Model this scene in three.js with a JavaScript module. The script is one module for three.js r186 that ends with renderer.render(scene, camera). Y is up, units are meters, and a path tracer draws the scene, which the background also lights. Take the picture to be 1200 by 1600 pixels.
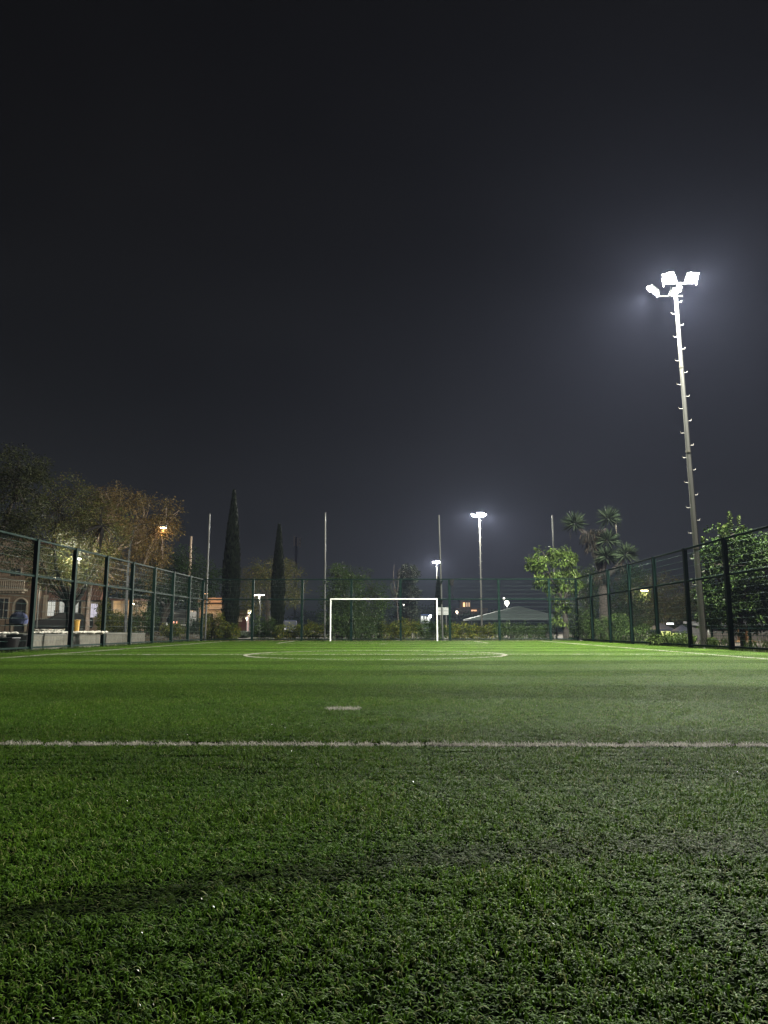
import * as THREE from 'three';
import { mergeGeometries } from 'three/addons/utils/BufferGeometryUtils.js';
import { RoundedBoxGeometry } from 'three/addons/geometries/RoundedBoxGeometry.js';
import { ImprovedNoise } from 'three/addons/math/ImprovedNoise.js';

// ---------------------------------------------------------------- camera, sky, exposure
const scene = new THREE.Scene();
const camera = new THREE.PerspectiveCamera(69.65, 0.75, 0.05, 1500);
const CAM = new THREE.Vector3(0.351, 0.57, 0), PITCH = 0.1578, YAW = 0.0096, ROLL = -0.001;
camera.position.copy(CAM);
camera.rotation.set(PITCH, YAW, ROLL, 'YXZ');
camera.updateMatrixWorld(true);

const renderer = new THREE.WebGLRenderer({ antialias: true });
renderer.toneMapping = THREE.LinearToneMapping;
renderer.toneMappingExposure = 1.0;
renderer.shadowMap.enabled = true;

const SKY_TOP = [0.0029, 0.0027, 0.0026], SKY_LOW = [0.0165, 0.0185, 0.0200];
{
  const W = 512, H = 256, d = new Float32Array(W * H * 4), cloud = new ImprovedNoise();
  for (let r = 0; r < H; r++) for (let c = 0; c < W; c++) {
    const up = ((r + 0.5) / H - 0.5) * Math.PI, az = ((c + 0.5) / W) * Math.PI * 2;
    const y = Math.max(0, Math.sin(up)), k = Math.pow(1 - y, 3.6);
    const x = Math.cos(az) * Math.cos(up), z = Math.sin(az) * Math.cos(up);
    const n = 1 + 0.5 * cloud.noise(x * 2.1, y * 4 + 3, z * 2.1) + 0.20 * cloud.noise(x * 5, y * 10, z * 5) + 0.08 * cloud.noise(x * 12, y * 22, z * 12);
    for (let i = 0; i < 3; i++) d[(r * W + c) * 4 + i] = (SKY_TOP[i] + (SKY_LOW[i] - SKY_TOP[i]) * k) * n;
    d[(r * W + c) * 4 + 3] = 1;
  }
  const t = new THREE.DataTexture(d, W, H, THREE.RGBAFormat, THREE.FloatType);
  t.mapping = THREE.EquirectangularReflectionMapping; t.magFilter = THREE.LinearFilter; t.needsUpdate = true;
  scene.background = t; scene.environment = t;
}
scene.fog = new THREE.FogExp2(0xc6d0fa, 0.00019);       // thin night haze: gives the lamps their halos
const moon = new THREE.DirectionalLight(0xdfe4ff, 0.012);  // what little comes through the clouds
moon.position.set(-30, 80, 60); moon.shadow.radius = 30; moon.castShadow = true;
Object.assign(moon.shadow.camera, { left: -60, right: 60, top: 60, bottom: -60, far: 250 });
scene.add(moon);
const FLOOD = 2250;             // candela of each floodlight head
const FLOOD_COLOR = new THREE.Color().setRGB(1.0, 0.985, 0.88);

// ---------------------------------------------------------------- helpers
const FPX = 800 / Math.tan(THREE.MathUtils.degToRad(69.65 / 2));
const ROT = new THREE.Matrix4().makeRotationFromEuler(camera.rotation);
function at(px, py, depth) {      // the place that is seen at pixel (px, py) of the 1200 x 1600 photograph, depth metres up the pitch
  const v = new THREE.Vector3((px - 600) / FPX, (800 - py) / FPX, -1).applyMatrix4(ROT);
  return v.multiplyScalar(depth / -v.z).add(CAM);
}
const X = (px, d) => at(px, 983, d).x, Yh = (px, py, d) => at(px, py, d).y;
let seedState = 12345;
function reseed(s) { seedState = (s * 2654435761) >>> 0; }
function rnd() { seedState = (seedState + 0x6d2b79f5) | 0; let t = Math.imul(seedState ^ (seedState >>> 15), 1 | seedState); t = (t + Math.imul(t ^ (t >>> 7), 61 | t)) ^ t; return ((t ^ (t >>> 14)) >>> 0) / 4294967296; }
const rr = (a, b) => a + (b - a) * rnd();
const gauss = () => (rnd() + rnd() + rnd() + rnd() - 2) * 0.87;
const noise = new ImprovedNoise(), N3 = (x, y, z) => noise.noise(x, y, z);

const names = new Map();
function numbered(n) { const k = names.get(n) ?? 0; names.set(n, k + 1); return k ? n + '_' + String(k).padStart(3, '0') : n; }
function tag(o, label, category, group) { o.userData.label = label; o.userData.category = category; if (group) o.userData.group = group; return o; }
function thing(name, label, category, pos = [0, 0, 0], turn = 0, group) {
  const o = new THREE.Group(); o.name = numbered(name); o.position.set(...pos); o.rotation.y = turn; scene.add(o);
  return tag(o, label, category, group);
}
function mesh(name, geo, mat, parent) {
  const g = Array.isArray(geo) ? merge(geo) : geo;
  const m = new THREE.Mesh(g, mat); m.name = parent === scene ? numbered(name) : name; m.castShadow = m.receiveShadow = true; parent.add(m); return m;
}
function struct(name, geo, mat) { const m = mesh(name, geo, mat, scene); m.userData.kind = 'structure'; return m; }
function merge(list) { return mergeGeometries(list.map((g) => (g.index ? g.toNonIndexed() : g)), false); }
function box(w, h, d, x = 0, y = 0, z = 0, ry = 0, rx = 0, rz = 0) {
  const g = new THREE.BoxGeometry(w, h, d); if (rx) g.rotateX(rx); if (rz) g.rotateZ(rz); if (ry) g.rotateY(ry); return g.translate(x, y, z);
}
function rbox(w, h, d, r, x = 0, y = 0, z = 0, ry = 0, rx = 0, rz = 0) {
  const g = new RoundedBoxGeometry(w, h, d, 2, r); if (rx) g.rotateX(rx); if (rz) g.rotateZ(rz); if (ry) g.rotateY(ry); return g.translate(x, y, z);
}
const V = (x, y, z) => new THREE.Vector3(x, y, z);
function rod(a, b, r1, r2 = r1, seg = 8, open = false) {
  const d = b.clone().sub(a), g = new THREE.CylinderGeometry(r2, r1, d.length(), seg, 1, open);
  g.applyQuaternion(new THREE.Quaternion().setFromUnitVectors(V(0, 1, 0), d.clone().normalize()));
  return g.translate((a.x + b.x) / 2, (a.y + b.y) / 2, (a.z + b.z) / 2);
}
// tapered tube through points with a radius each; bump roughens it
function limb(pts, radii, seg = 8, bump = 0) {
  const curve = new THREE.CatmullRomCurve3(pts), n = Math.max(4, (pts.length - 1) * 5), g = new THREE.TubeGeometry(curve, n, 1, seg, false), p = g.attributes.position, c = V(0, 0, 0);
  for (let i = 0; i <= n; i++) {
    const t = i / n, f = t * (radii.length - 1), k = Math.min(radii.length - 2, Math.floor(f)), r0 = radii[k] + (radii[k + 1] - radii[k]) * (f - k);
    curve.getPointAt(t, c);
    for (let j = 0; j <= seg; j++) {
      const q = i * (seg + 1) + j, a = (j % seg);
      const r = r0 * (1 + bump * N3(a * 1.7 + c.x, c.y * 9, i * 0.7 + c.z));
      p.setXYZ(q, c.x + (p.getX(q) - c.x) * r, c.y + (p.getY(q) - c.y) * r, c.z + (p.getZ(q) - c.z) * r);
    }
  }
  g.computeVertexNormals(); return g;
}
// noise texture: grey values between lo and hi; stretch in u and v
function noiseTex(size, fx, fy, lo, hi, oct = 3, seed = 0, srgb = false) {
  const d = new Uint8Array(size * size * 4);
  for (let y = 0; y < size; y++) for (let x = 0; x < size; x++) {
    let s = 0, a = 1, tot = 0;
    for (let o = 0; o < oct; o++) {  // wrapped on a torus so that it tiles
      const ax = (x / size) * Math.PI * 2, ay = (y / size) * Math.PI * 2, kx = (fx * 2 ** o) / 6.283, ky = (fy * 2 ** o) / 6.283;
      s += a * N3(Math.cos(ax) * kx + seed + Math.cos(ay) * ky * 0.73, Math.sin(ax) * kx + 7.3 * o + Math.sin(ay) * ky * 0.61, Math.sin(ay) * ky + Math.cos(ay) * ky * 0.37); tot += a; a *= 0.55;
    }
    const v = Math.max(0, Math.min(1, 0.5 + (0.9 * s) / tot * 1.4)), b = Math.round(255 * (lo + (hi - lo) * v));
    d.set([b, b, b, 255], (y * size + x) * 4);
  }
  const t = new THREE.DataTexture(d, size, size); t.wrapS = t.wrapT = THREE.RepeatWrapping; t.magFilter = THREE.LinearFilter; if (srgb) t.colorSpace = THREE.SRGBColorSpace; t.needsUpdate = true; return t;
}
const rep = (t, u, v) => { const c = t.clone(); c.repeat.set(u, v); c.needsUpdate = true; return c; };
const T_FINE = noiseTex(256, 22, 22, 0.0, 1.0, 4, 1), T_BLOTCH = noiseTex(256, 5, 5, 0.55, 1.0, 4, 5), T_STREAK = noiseTex(256, 26, 3, 0.5, 1.0, 4, 9), T_BARK = noiseTex(256, 30, 5, 0.0, 1.0, 4, 13);
function mat(r, g, b, rough = 0.7, extra = {}) { const m = new THREE.MeshStandardMaterial({ roughness: rough, ...extra }); m.color.setRGB(r, g, b); return m; }
function glow(r, g, b, k) { const m = new THREE.MeshStandardMaterial({ roughness: 0.4 }); m.color.setRGB(0.8, 0.8, 0.8); m.emissive.setRGB(r, g, b); m.emissiveIntensity = k; return m; }
function lamp(x, y, z, color, cd, radius = 3) { const l = new THREE.PointLight(color, cd); l.position.set(x, y, z); l.castShadow = true; l.shadow.radius = radius; scene.add(l); return l; }

const M = {
  green: new THREE.MeshPhysicalMaterial({ color: new THREE.Color().setRGB(0.0028, 0.0110, 0.0080), roughness: 0.7, specularIntensity: 0.1 }),
  wire: new THREE.MeshPhysicalMaterial({ color: new THREE.Color().setRGB(0.006, 0.017, 0.0135), roughness: 0.6, specularIntensity: 0.15 }),
  wireGlint: new THREE.MeshPhysicalMaterial({ color: new THREE.Color().setRGB(0.014, 0.036, 0.029), roughness: 0.5, specularIntensity: 0.7 }),  // lighter copy of wire: glint of the cross wires put into its colour
  cream: mat(0.20, 0.20, 0.18, 0.75, { map: rep(T_STREAK, 2, 5) }),
  galv: mat(0.065, 0.068, 0.064, 0.55, { metalness: 0.2, map: T_BLOTCH }),
  white: mat(0.80, 0.80, 0.77, 0.45, { map: rep(T_BLOTCH, 1, 6) }),
  dark: mat(0.020, 0.021, 0.022, 0.6),
  black: mat(0.008, 0.008, 0.009, 0.25),
  concrete: mat(0.125, 0.115, 0.090, 0.9, { map: rep(T_STREAK, 1.2, 0.9), bumpMap: T_FINE, bumpScale: 0.006 }),
  soil: mat(0.050, 0.040, 0.026, 1, { map: rep(T_BLOTCH, 1, 1), bumpMap: T_FINE, bumpScale: 0.03 }),
  bark: mat(0.05, 0.038, 0.027, 0.95, { map: rep(T_BARK, 2, 1.3), bumpMap: rep(T_BARK, 2, 1.3), bumpScale: 0.02 }),
  barkPale: mat(0.24, 0.18, 0.14, 0.95, { map: rep(T_STREAK, 2, 2), bumpMap: rep(T_BARK, 2, 1.3), bumpScale: 0.012 }),
};
function leafMat(t = 0.35, rough = 0.55) { const m = new THREE.MeshPhysicalMaterial({ vertexColors: true, roughness: rough, transmission: t, thickness: 0, side: THREE.DoubleSide, specularIntensity: 0.16, ior: 1.35 }); return m; }
const M_LEAF = leafMat(0.35, 0.6), M_LEAF_DARK = leafMat(0.15, 0.7), M_GLOSS = leafMat(0.25, 0.42);

// ---------------------------------------------------------------- foliage
class Leaves {
  constructor() { this.p = []; this.n = []; this.c = []; this.i = []; }
  // one leaf: two faces folded along the midrib
  add(x, y, z, dx, dy, dz, len, wid, col, droop = 0.25) {
    const l = Math.hypot(dx, dy, dz) || 1; dx /= l; dy /= l; dz /= l;
    let sx = -dz, sy = 0, sz = dx; const s = Math.hypot(sx, sz);
    if (s < 0.05) { sx = 1; sz = 0; } else { sx /= s; sz /= s; }
    const roll = rr(-1.2, 1.2), cr = Math.cos(roll), sr = Math.sin(roll);
    const ux = sy * dz - sz * dy, uy = sz * dx - sx * dz, uz = sx * dy - sy * dx;   // up of the leaf
    const ax = sx * cr + ux * sr, ay = sy * cr + uy * sr, az = sz * cr + uz * sr, nx = ux * cr - sx * sr, ny = uy * cr - sy * sr, nz = uz * cr - sz * sr;
    const m = 0.45 * len, f = 0.18 * wid, h = wid / 2, k = this.p.length / 3, dr = droop * len;
    this.p.push(x, y, z, x + dx * m + ax * h + nx * f, y + dy * m + ay * h + ny * f, z + dz * m + az * h + nz * f,
      x + dx * len, y + dy * len - dr, z + dz * len, x + dx * m - ax * h + nx * f, y + dy * m - ay * h + ny * f, z + dz * m - az * h + nz * f);
    for (let q = 0; q < 4; q++) { this.n.push(nx, ny, nz); this.c.push(col[0], col[1], col[2]); }
    this.i.push(k, k + 1, k + 2, k, k + 2, k + 3);
  }
  build() {
    const g = new THREE.BufferGeometry();
    g.setAttribute('position', new THREE.Float32BufferAttribute(this.p, 3)); g.setAttribute('normal', new THREE.Float32BufferAttribute(this.n, 3)); g.setAttribute('color', new THREE.Float32BufferAttribute(this.c, 3));
    g.setIndex(this.i); return g;
  }
}
function tint(cols, v = 0.3) { const c = cols[Math.floor(rnd() * cols.length)], k = 1 + rr(-v, v); return [c[0] * k, c[1] * k, c[2] * k]; }
// twigs of leaves spread through ellipsoids; blobs: [x, y, z, rx, ry, rz, clusters]
function crown(blobs, o) {
  const L = new Leaves(), tips = [];
  for (const [bx, by, bz, rx, ry, rz, n] of blobs) for (let k = 0; k < n; k++) {
    let x, y, z, q; do { x = rr(-1, 1); y = rr(-1, 1); z = rr(-1, 1); q = x * x + y * y + z * z; } while (q > 1 || q < (o.hollow ?? 0.12) * rnd());
    const lump = 1 + (o.ragged ?? 0.22) * N3(x * 2.3 + bx, y * 2.3 + by, z * 2.3 + bz);
    const cx = bx + x * rx * lump, cy = by + y * ry * lump, cz = bz + z * rz * lump;
    if (o.floor !== undefined && cy < o.floor) continue;
    if (N3(cx * (o.gap ?? 1.1), cy * (o.gap ?? 1.1), cz * (o.gap ?? 1.1) + 5) < (o.thin ?? -0.28)) continue;
    const shade = 1 + 0.25 * N3(cx * 0.9 + 9, cy * 0.9, cz * 0.9), s = o.spread;
    tips.push([cx, cy, cz]);
    const hx = x + rr(-0.4, 0.4), hy = y + (o.lift ?? 0.2), hz = z + rr(-0.4, 0.4);
    for (let m = 0; m < o.per; m++) {
      const ox = gauss() * s, oy = gauss() * s * 0.8, oz = gauss() * s, c = tint(o.cols, o.vary ?? 0.35);
      L.add(cx + ox, cy + oy, cz + oz, ox / s + hx * 0.8 + rr(-0.7, 0.7), oy / s * 0.6 + hy * 0.5 + rr(-0.7, 0.6), oz / s + hz * 0.8 + rr(-0.7, 0.7), o.len * rr(0.7, 1.3), o.wid * rr(0.7, 1.3), [c[0] * shade, c[1] * shade, c[2] * shade], o.droop ?? 0.25);
    }
  }
  return { geo: L.build(), tips };
}
function tree(o) {
  reseed(o.seed);
  const t = thing(o.name, o.label, o.category ?? 'tree', [o.x, o.y ?? 0, o.z], 0, o.group);
  const { geo, tips } = crown(o.blobs, o), wood = [];
  for (const [pts, radii] of o.wood) wood.push(limb(pts.map((p) => V(...p)), radii, 9, 0.18));
  const heads = o.wood.map(([pts]) => pts[pts.length - 1]);
  for (let k = 0; k < (o.twigs ?? 60) && tips.length; k++) {
    const p = tips[Math.floor(rnd() * tips.length)], h = heads.reduce((a, b) => (Math.hypot(b[0] - p[0], b[1] - p[1], b[2] - p[2]) < Math.hypot(a[0] - p[0], a[1] - p[1], a[2] - p[2]) ? b : a));
    const r = o.twig ?? 0.025;
    wood.push(limb([V(...h), V((h[0] + p[0]) / 2 + rr(-0.12, 0.12), (h[1] + p[1]) / 2 + rr(-0.05, 0.2), (h[2] + p[2]) / 2 + rr(-0.12, 0.12)), V(...p)], [r, r * 0.6, r * 0.25], 5, 0));
  }
  mesh('trunk', wood, o.bark ?? M.bark, t);
  mesh('crown', geo, o.mat ?? M_LEAF, t);
  return t;
}
// a shrub that fills the photograph's columns px0..px1 up to row pyTop at depth d
function shrub(name, label, px0, px1, pyTop, d, cols, o = {}) {
  reseed(o.seed ?? Math.round(px0 * 7 + d * 13));
  const x0 = X(px0, d), x1 = X(px1, d), y0 = o.y ?? 0, h = Yh((px0 + px1) / 2, pyTop, d) - y0, w = x1 - x0, dz = o.deep ?? Math.min(1.4, w * 0.8);
  const t = thing(name, label, o.category ?? 'shrub', [(x0 + x1) / 2, y0, -d], 0, o.group);
  const nb = Math.max(2, Math.round(w / (h * 0.6))), blobs = [], dens = o.dens ?? 1;
  for (let k = 0; k < nb; k++) {
    const fx = nb === 1 ? 0 : (k + 0.5) / nb - 0.5, hh = h * rr(0.86, 1.0) * (o.shape ? o.shape(fx) : 1);
    blobs.push([fx * w, hh * 0.5, rr(-0.1, 0.1) * dz, (w / nb) * 0.66, hh * 0.54, dz * 0.5, Math.round(150 * dens * Math.max(0.25, hh * w / nb))]);
  }
  const { geo, tips } = crown(blobs, { per: 13, spread: 0.11, len: 0.085, wid: 0.045, cols, floor: 0.02, thin: -0.45, ...o });
  const stems = [];
  for (let k = 0; k < 14 && tips.length; k++) { const p = tips[Math.floor(rnd() * tips.length)]; stems.push(limb([V(p[0] * 0.5, -0.03, p[2] * 0.4), V(p[0] * 0.7, p[1] * 0.5, p[2] * 0.7), V(...p)], [0.018, 0.012, 0.004], 5, 0)); }
  mesh('stem', stems, M.bark, t); mesh('foliage', geo, o.mat ?? M_LEAF, t);
  return t;
}

// ---------------------------------------------------------------- ground, field and street
const FAR = 36.2, XL = -9.08, XR = 9.37;
{
  const xs = [-700, -300, -120, -70, -40, -28, -20, -16, -14, -12.5, -11.4, -10.6, -10, -9.4, -6, 0, 6, 10, 14, 20, 40, 80, 160, 400, 700], zs = [-900, -420, -240, -150, -110, -90, -76, -64, -54, -46, -42, -39, -37, -36, -34, -31.8, -30, -24, -16, -8, 0, 10, 60, 300];
  const g = new THREE.PlaneGeometry(1, 1, xs.length - 1, zs.length - 1), p = g.attributes.position, uv = g.attributes.uv;
  let k = 0;
  for (const z of zs) for (const x of xs) {
    const rise = THREE.MathUtils.smoothstep(-x, 9.9, 12.6) * 0.36, bumps = (Math.abs(x) < 9.6 && z > -36.4) ? 0 : 0.02 * N3(x * 0.4, 1, z * 0.4);
    p.setXYZ(k, x, -0.03 + rise + bumps, z); uv.setXY(k, x / 2.5, z / 2.5); k++;
  }
  g.computeVertexNormals();
  struct('ground', g, M.soil);
}
const M_TURFBASE = new THREE.MeshPhysicalMaterial({ color: new THREE.Color().setRGB(0.006, 0.010, 0.004), roughness: 1, specularIntensity: 0, map: T_FINE });
{
  const g = new THREE.PlaneGeometry(XR - XL - 0.1, 46, 1, 1).rotateX(-Math.PI / 2).translate((XR + XL) / 2, 0, -FAR + 23), uv = g.attributes.uv;
  for (let k = 0; k < uv.count; k++) uv.setXY(k, uv.getX(k) * 60, uv.getY(k) * 140);
  struct('football_pitch', g, M_TURFBASE);
}
{
  const g = new THREE.PlaneGeometry(120, 16).rotateX(-Math.PI / 2).rotateY(0.12).translate(-62, 0.39, -58), uv = g.attributes.uv;
  for (let k = 0; k < uv.count; k++) uv.setXY(k, uv.getX(k) * 50, uv.getY(k) * 7);
  struct('street', g, mat(0.06, 0.058, 0.055, 0.9, { map: T_BLOTCH, bumpMap: T_FINE, bumpScale: 0.006 }));
}

// ---------------------------------------------------------------- turf of separate blades, laid as small mats
const M_BLADE = new THREE.MeshPhysicalMaterial({ vertexColors: true, roughness: 0.6, transmission: 0.55, thickness: 0, side: THREE.DoubleSide, specularIntensity: 0.07, ior: 1.3 });
function turfMat(blades, size, height, seed, pale) {
  reseed(seed);
  const p = [], c = [], idx = [], n = [];
  for (let k = 0; k < blades; k++) {
    const x = rr(-size, size) / 2, z = rr(-size, size) / 2, a = rnd() * Math.PI * 2, h = height * rr(0.5, 1.12), w = rr(0.0007, 0.0014);
    const curl = rr(-0.8, 0.8), b = p.length / 3, K = 3, spine = [[x, 0, z]]; let an = a, tilt = rr(0.55, 1.4), px = x, py = 0, pz = z;
    for (let q = 0; q < K; q++) { const l = h * [0.55, 0.42, 0.38][q]; px += Math.cos(an) * Math.cos(tilt) * l; py = Math.max(0.004, py + Math.sin(tilt) * l); pz += Math.sin(an) * Math.cos(tilt) * l; spine.push([px, py, pz]); tilt -= rr(0.35, 0.95); an += curl; }
    for (let q = 0; q <= K; q++) {
      const A = spine[Math.max(0, q - 1)], B = spine[Math.min(K, q + 1)], d = [B[0] - A[0], B[1] - A[1], B[2] - A[2]], hl = Math.hypot(d[0], d[2]) || 1, ww = w * [1, 1.1, 0.9, 0.45][q], wx = -d[2] / hl * ww, wz = d[0] / hl * ww;
      p.push(spine[q][0] - wx, spine[q][1], spine[q][2] - wz, spine[q][0] + wx, spine[q][1], spine[q][2] + wz);
      const m = [d[1] * wz, d[2] * wx - d[0] * wz, -d[1] * wx], ml = Math.hypot(...m) || 1, sg = m[1] < 0 ? -1 : 1; for (let e = 0; e < 2; e++) n.push(sg * m[0] / ml, sg * m[1] / ml, sg * m[2] / ml);
    }
    const t = rnd(), col = pale ? [0.62, 0.60, 0.55] : t < 0.55 ? [0.070, 0.150, 0.012] : t < 0.8 ? [0.108, 0.205, 0.021] : t < 0.94 ? [0.022, 0.062, 0.007] : [0.24, 0.27, 0.10], v = rr(0.55, 1.4);
    for (let q = 0; q < 8; q++) c.push(col[0] * v, col[1] * v, col[2] * v);
    for (let q = 0; q < K; q++) { const e = b + 2 * q; idx.push(e, e + 1, e + 3, e, e + 3, e + 2); }
  }
  const g = new THREE.BufferGeometry();
  g.setAttribute('position', new THREE.Float32BufferAttribute(p, 3)); g.setAttribute('normal', new THREE.Float32BufferAttribute(n, 3)); g.setAttribute('color', new THREE.Float32BufferAttribute(c, 3)); g.setIndex(idx); return g;
}
// painted lines: sample points every 5 cm
const lines = [], LINE = { half: 16.75, area: 3.78, goal: 34.9, side: 7.35, aw: 4.2, r: 2.86, spot: 5.42 };
const seg = (name, label, x0, z0, x1, z1, w = 0.09) => { const L = Math.hypot(x1 - x0, z1 - z0), pts = []; for (let s = 0; s <= L; s += 0.05) pts.push([x0 + (x1 - x0) * s / L, z0 + (z1 - z0) * s / L]); lines.push({ name, label, pts, w }); };
const farArea = -(2 * LINE.half - LINE.area);
seg('pitch_line', 'wide white line across the turf in the foreground', -4.5, -LINE.area - 0.03, 4.5, -LINE.area + 0.05, 0.085);
seg('pitch_line', 'white halfway line running through the centre circle', -LINE.side, -LINE.half, LINE.side, -LINE.half);
seg('pitch_line', 'white goal line between the goalposts at the far fence', -LINE.side, -LINE.goal, LINE.side, -LINE.goal);
seg('pitch_line', 'white left touchline along the left fence', -LINE.side, -6, -LINE.side, -LINE.goal);
seg('pitch_line', 'white right touchline along the right fence', LINE.side, -6, LINE.side, -LINE.goal);
seg('pitch_line', 'faint white penalty area line in front of the goal', -LINE.aw, farArea, LINE.aw, farArea);
seg('pitch_line', 'short white penalty area line left of the goal', -LINE.aw, farArea, -LINE.aw, -LINE.goal);
seg('pitch_line', 'short white penalty area line right of the goal', LINE.aw, farArea, LINE.aw, -LINE.goal);
{
  const c = []; for (let k = 0; k < 360; k++) c.push([Math.cos(k * Math.PI / 180) * LINE.r, -LINE.half + Math.sin(k * Math.PI / 180) * LINE.r]);
  lines.push({ name: 'centre_circle', label: 'white centre circle on the turf', pts: c, w: 0.09 });
  for (const [name, z, label] of [['penalty_spot', -LINE.spot, 'small white penalty spot beyond the foreground line'], ['penalty_spot', -(2 * LINE.half - LINE.spot), 'far white penalty spot in front of the goal']]) {
    const s = []; for (let a = -0.1; a <= 0.101; a += 0.04) for (let b = -0.1; b <= 0.101; b += 0.04) if (Math.abs(b) < 0.075) s.push([a, z + b]);
    lines.push({ name, label, pts: s, w: 0.045 });
  }
}
const CELL = 0.1, marked = new Set(), markKey = (x, z) => Math.round(x / 0.03) * 4001 + Math.round(z / 0.03);
for (const l of lines) for (const [x, z] of l.pts) for (let a = -0.06; a <= 0.061; a += 0.03) for (let b = -0.06; b <= 0.061; b += 0.03) if (Math.hypot(a, b) < Math.max(0.03, l.w / 2 + 0.018)) marked.add(markKey(x + a, z + b));
const isMarked = (x, z) => marked.has(markKey(x, z));
{
  const NV = 6, per = Array.from({ length: NV }, () => []), edge = [[], []];
  reseed(77);
  const put = (arr, x, z, s, sy, ry, lean, col) => {
    const m = new THREE.Matrix4().compose(V(x, 0.002, z), new THREE.Quaternion().setFromEuler(new THREE.Euler(lean[0], 0, lean[1])).multiply(new THREE.Quaternion().setFromAxisAngle(V(0, 1, 0), ry)), V(s, sy, s));
    arr.push([m, col]);
  };
  // a shallow track pressed into the pile, curving across the foreground, its blades shortened and darker in colour
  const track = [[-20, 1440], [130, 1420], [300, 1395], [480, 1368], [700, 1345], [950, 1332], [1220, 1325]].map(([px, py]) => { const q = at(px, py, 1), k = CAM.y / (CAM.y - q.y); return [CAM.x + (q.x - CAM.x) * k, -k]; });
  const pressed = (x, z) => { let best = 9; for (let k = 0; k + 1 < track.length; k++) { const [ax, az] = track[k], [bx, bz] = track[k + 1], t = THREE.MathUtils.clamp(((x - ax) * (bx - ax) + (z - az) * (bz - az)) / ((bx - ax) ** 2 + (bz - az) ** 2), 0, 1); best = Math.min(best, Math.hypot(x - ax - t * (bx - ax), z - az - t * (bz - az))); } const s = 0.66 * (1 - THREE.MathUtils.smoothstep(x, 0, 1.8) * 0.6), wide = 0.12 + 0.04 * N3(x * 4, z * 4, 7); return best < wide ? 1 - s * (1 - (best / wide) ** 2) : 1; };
  for (let z = 0.3; z > -FAR + 0.1; z -= CELL) for (let x = XL + 0.1; x < XR - 0.1; x += CELL) {
    const d = -z; if (Math.abs(x - CAM.x) > 0.66 * Math.max(0, d) + 1.0) continue;
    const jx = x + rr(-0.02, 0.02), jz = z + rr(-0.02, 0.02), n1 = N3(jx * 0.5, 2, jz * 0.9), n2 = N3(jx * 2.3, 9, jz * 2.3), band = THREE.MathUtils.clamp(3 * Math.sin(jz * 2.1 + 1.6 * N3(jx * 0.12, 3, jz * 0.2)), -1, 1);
    const lean = [band * 0.06 + n2 * 0.06, n1 * 0.08], trackScale = pressed(jx, jz), k = (1 + 0.26 * n1 + 0.18 * n2 + 0.13 * band) * trackScale, col = [k * (1 + 0.12 * n2), k, k];  // light and dark of the leaning bands is put into the colour too
    const near = isMarked(jx, jz) || isMarked(jx + 0.045, jz) || isMarked(jx - 0.045, jz) || isMarked(jx, jz + 0.045) || isMarked(jx, jz - 0.045) || isMarked(jx + 0.045, jz + 0.045) || isMarked(jx - 0.045, jz + 0.045) || isMarked(jx + 0.045, jz - 0.045) || isMarked(jx - 0.045, jz - 0.045);
    const tall = rr(0.75, 1.2) * (1 + 0.4 * n2) * trackScale;
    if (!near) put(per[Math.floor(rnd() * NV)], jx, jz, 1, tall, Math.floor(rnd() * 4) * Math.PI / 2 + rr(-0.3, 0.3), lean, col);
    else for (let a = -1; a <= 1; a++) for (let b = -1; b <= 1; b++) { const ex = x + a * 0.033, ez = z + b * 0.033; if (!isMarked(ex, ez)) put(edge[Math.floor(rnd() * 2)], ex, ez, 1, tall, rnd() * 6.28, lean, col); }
  }
  const field = (name, geo, list, m) => {
    const im = new THREE.InstancedMesh(geo, m, list.length); im.name = numbered(name);
    list.forEach(([mm, c], k) => { im.setMatrixAt(k, mm); im.setColorAt(k, new THREE.Color().setRGB(...c)); }); return im;
  };
  const turf = thing('artificial_turf', 'green artificial turf covering the whole pitch', 'turf'); turf.userData.kind = 'stuff';
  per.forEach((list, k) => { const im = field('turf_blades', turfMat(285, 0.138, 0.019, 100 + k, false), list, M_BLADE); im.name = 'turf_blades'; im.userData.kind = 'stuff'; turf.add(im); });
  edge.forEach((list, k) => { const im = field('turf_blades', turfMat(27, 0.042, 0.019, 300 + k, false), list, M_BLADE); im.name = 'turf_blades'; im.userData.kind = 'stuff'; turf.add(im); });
  // the lines: white fibres between the green ones
  const wg = turfMat(40, 0.06, 0.0225, 501, true);
  for (const l of lines) {
    const list = [];
    for (const [x, z] of l.pts) {
      const wide = l.w > 0.06 ? 2 : 1;
      for (let s = 0; s < wide; s++) { const o = rnd() * 6.28, q = wide === 1 ? 0.012 : 0.022; put(list, x + Math.cos(o) * q, z + Math.sin(o) * q, 1, rr(0.9, 1.12), rnd() * 6.28, [rr(-0.06, 0.06), rr(-0.06, 0.06)], (() => { const v = rr(0.75, 1.05); return [v, v * 0.99, v * 0.96]; })()); }
    }
    const im = field(l.name, wg, list, M_BLADE); im.userData.kind = 'structure'; im.userData.label = l.label; scene.add(im);
  }
}
// a bit of dry stalk lying on the turf
{
  const p = at(580, 1523, 1.28), t = thing('dry_stalk', 'small dry straw stalk lying on the turf in the foreground', 'stalk', [p.x, 0.03, p.z], 0.1);
  mesh('stem', limb([V(-0.013, 0, 0), V(0, 0.002, 0.003), V(0.012, 0.003, 0), V(0.017, 0.006, -0.002)], [0.0012, 0.0014, 0.0013, 0.0009], 7), mat(0.32, 0.25, 0.15, 0.8), t);
}

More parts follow.
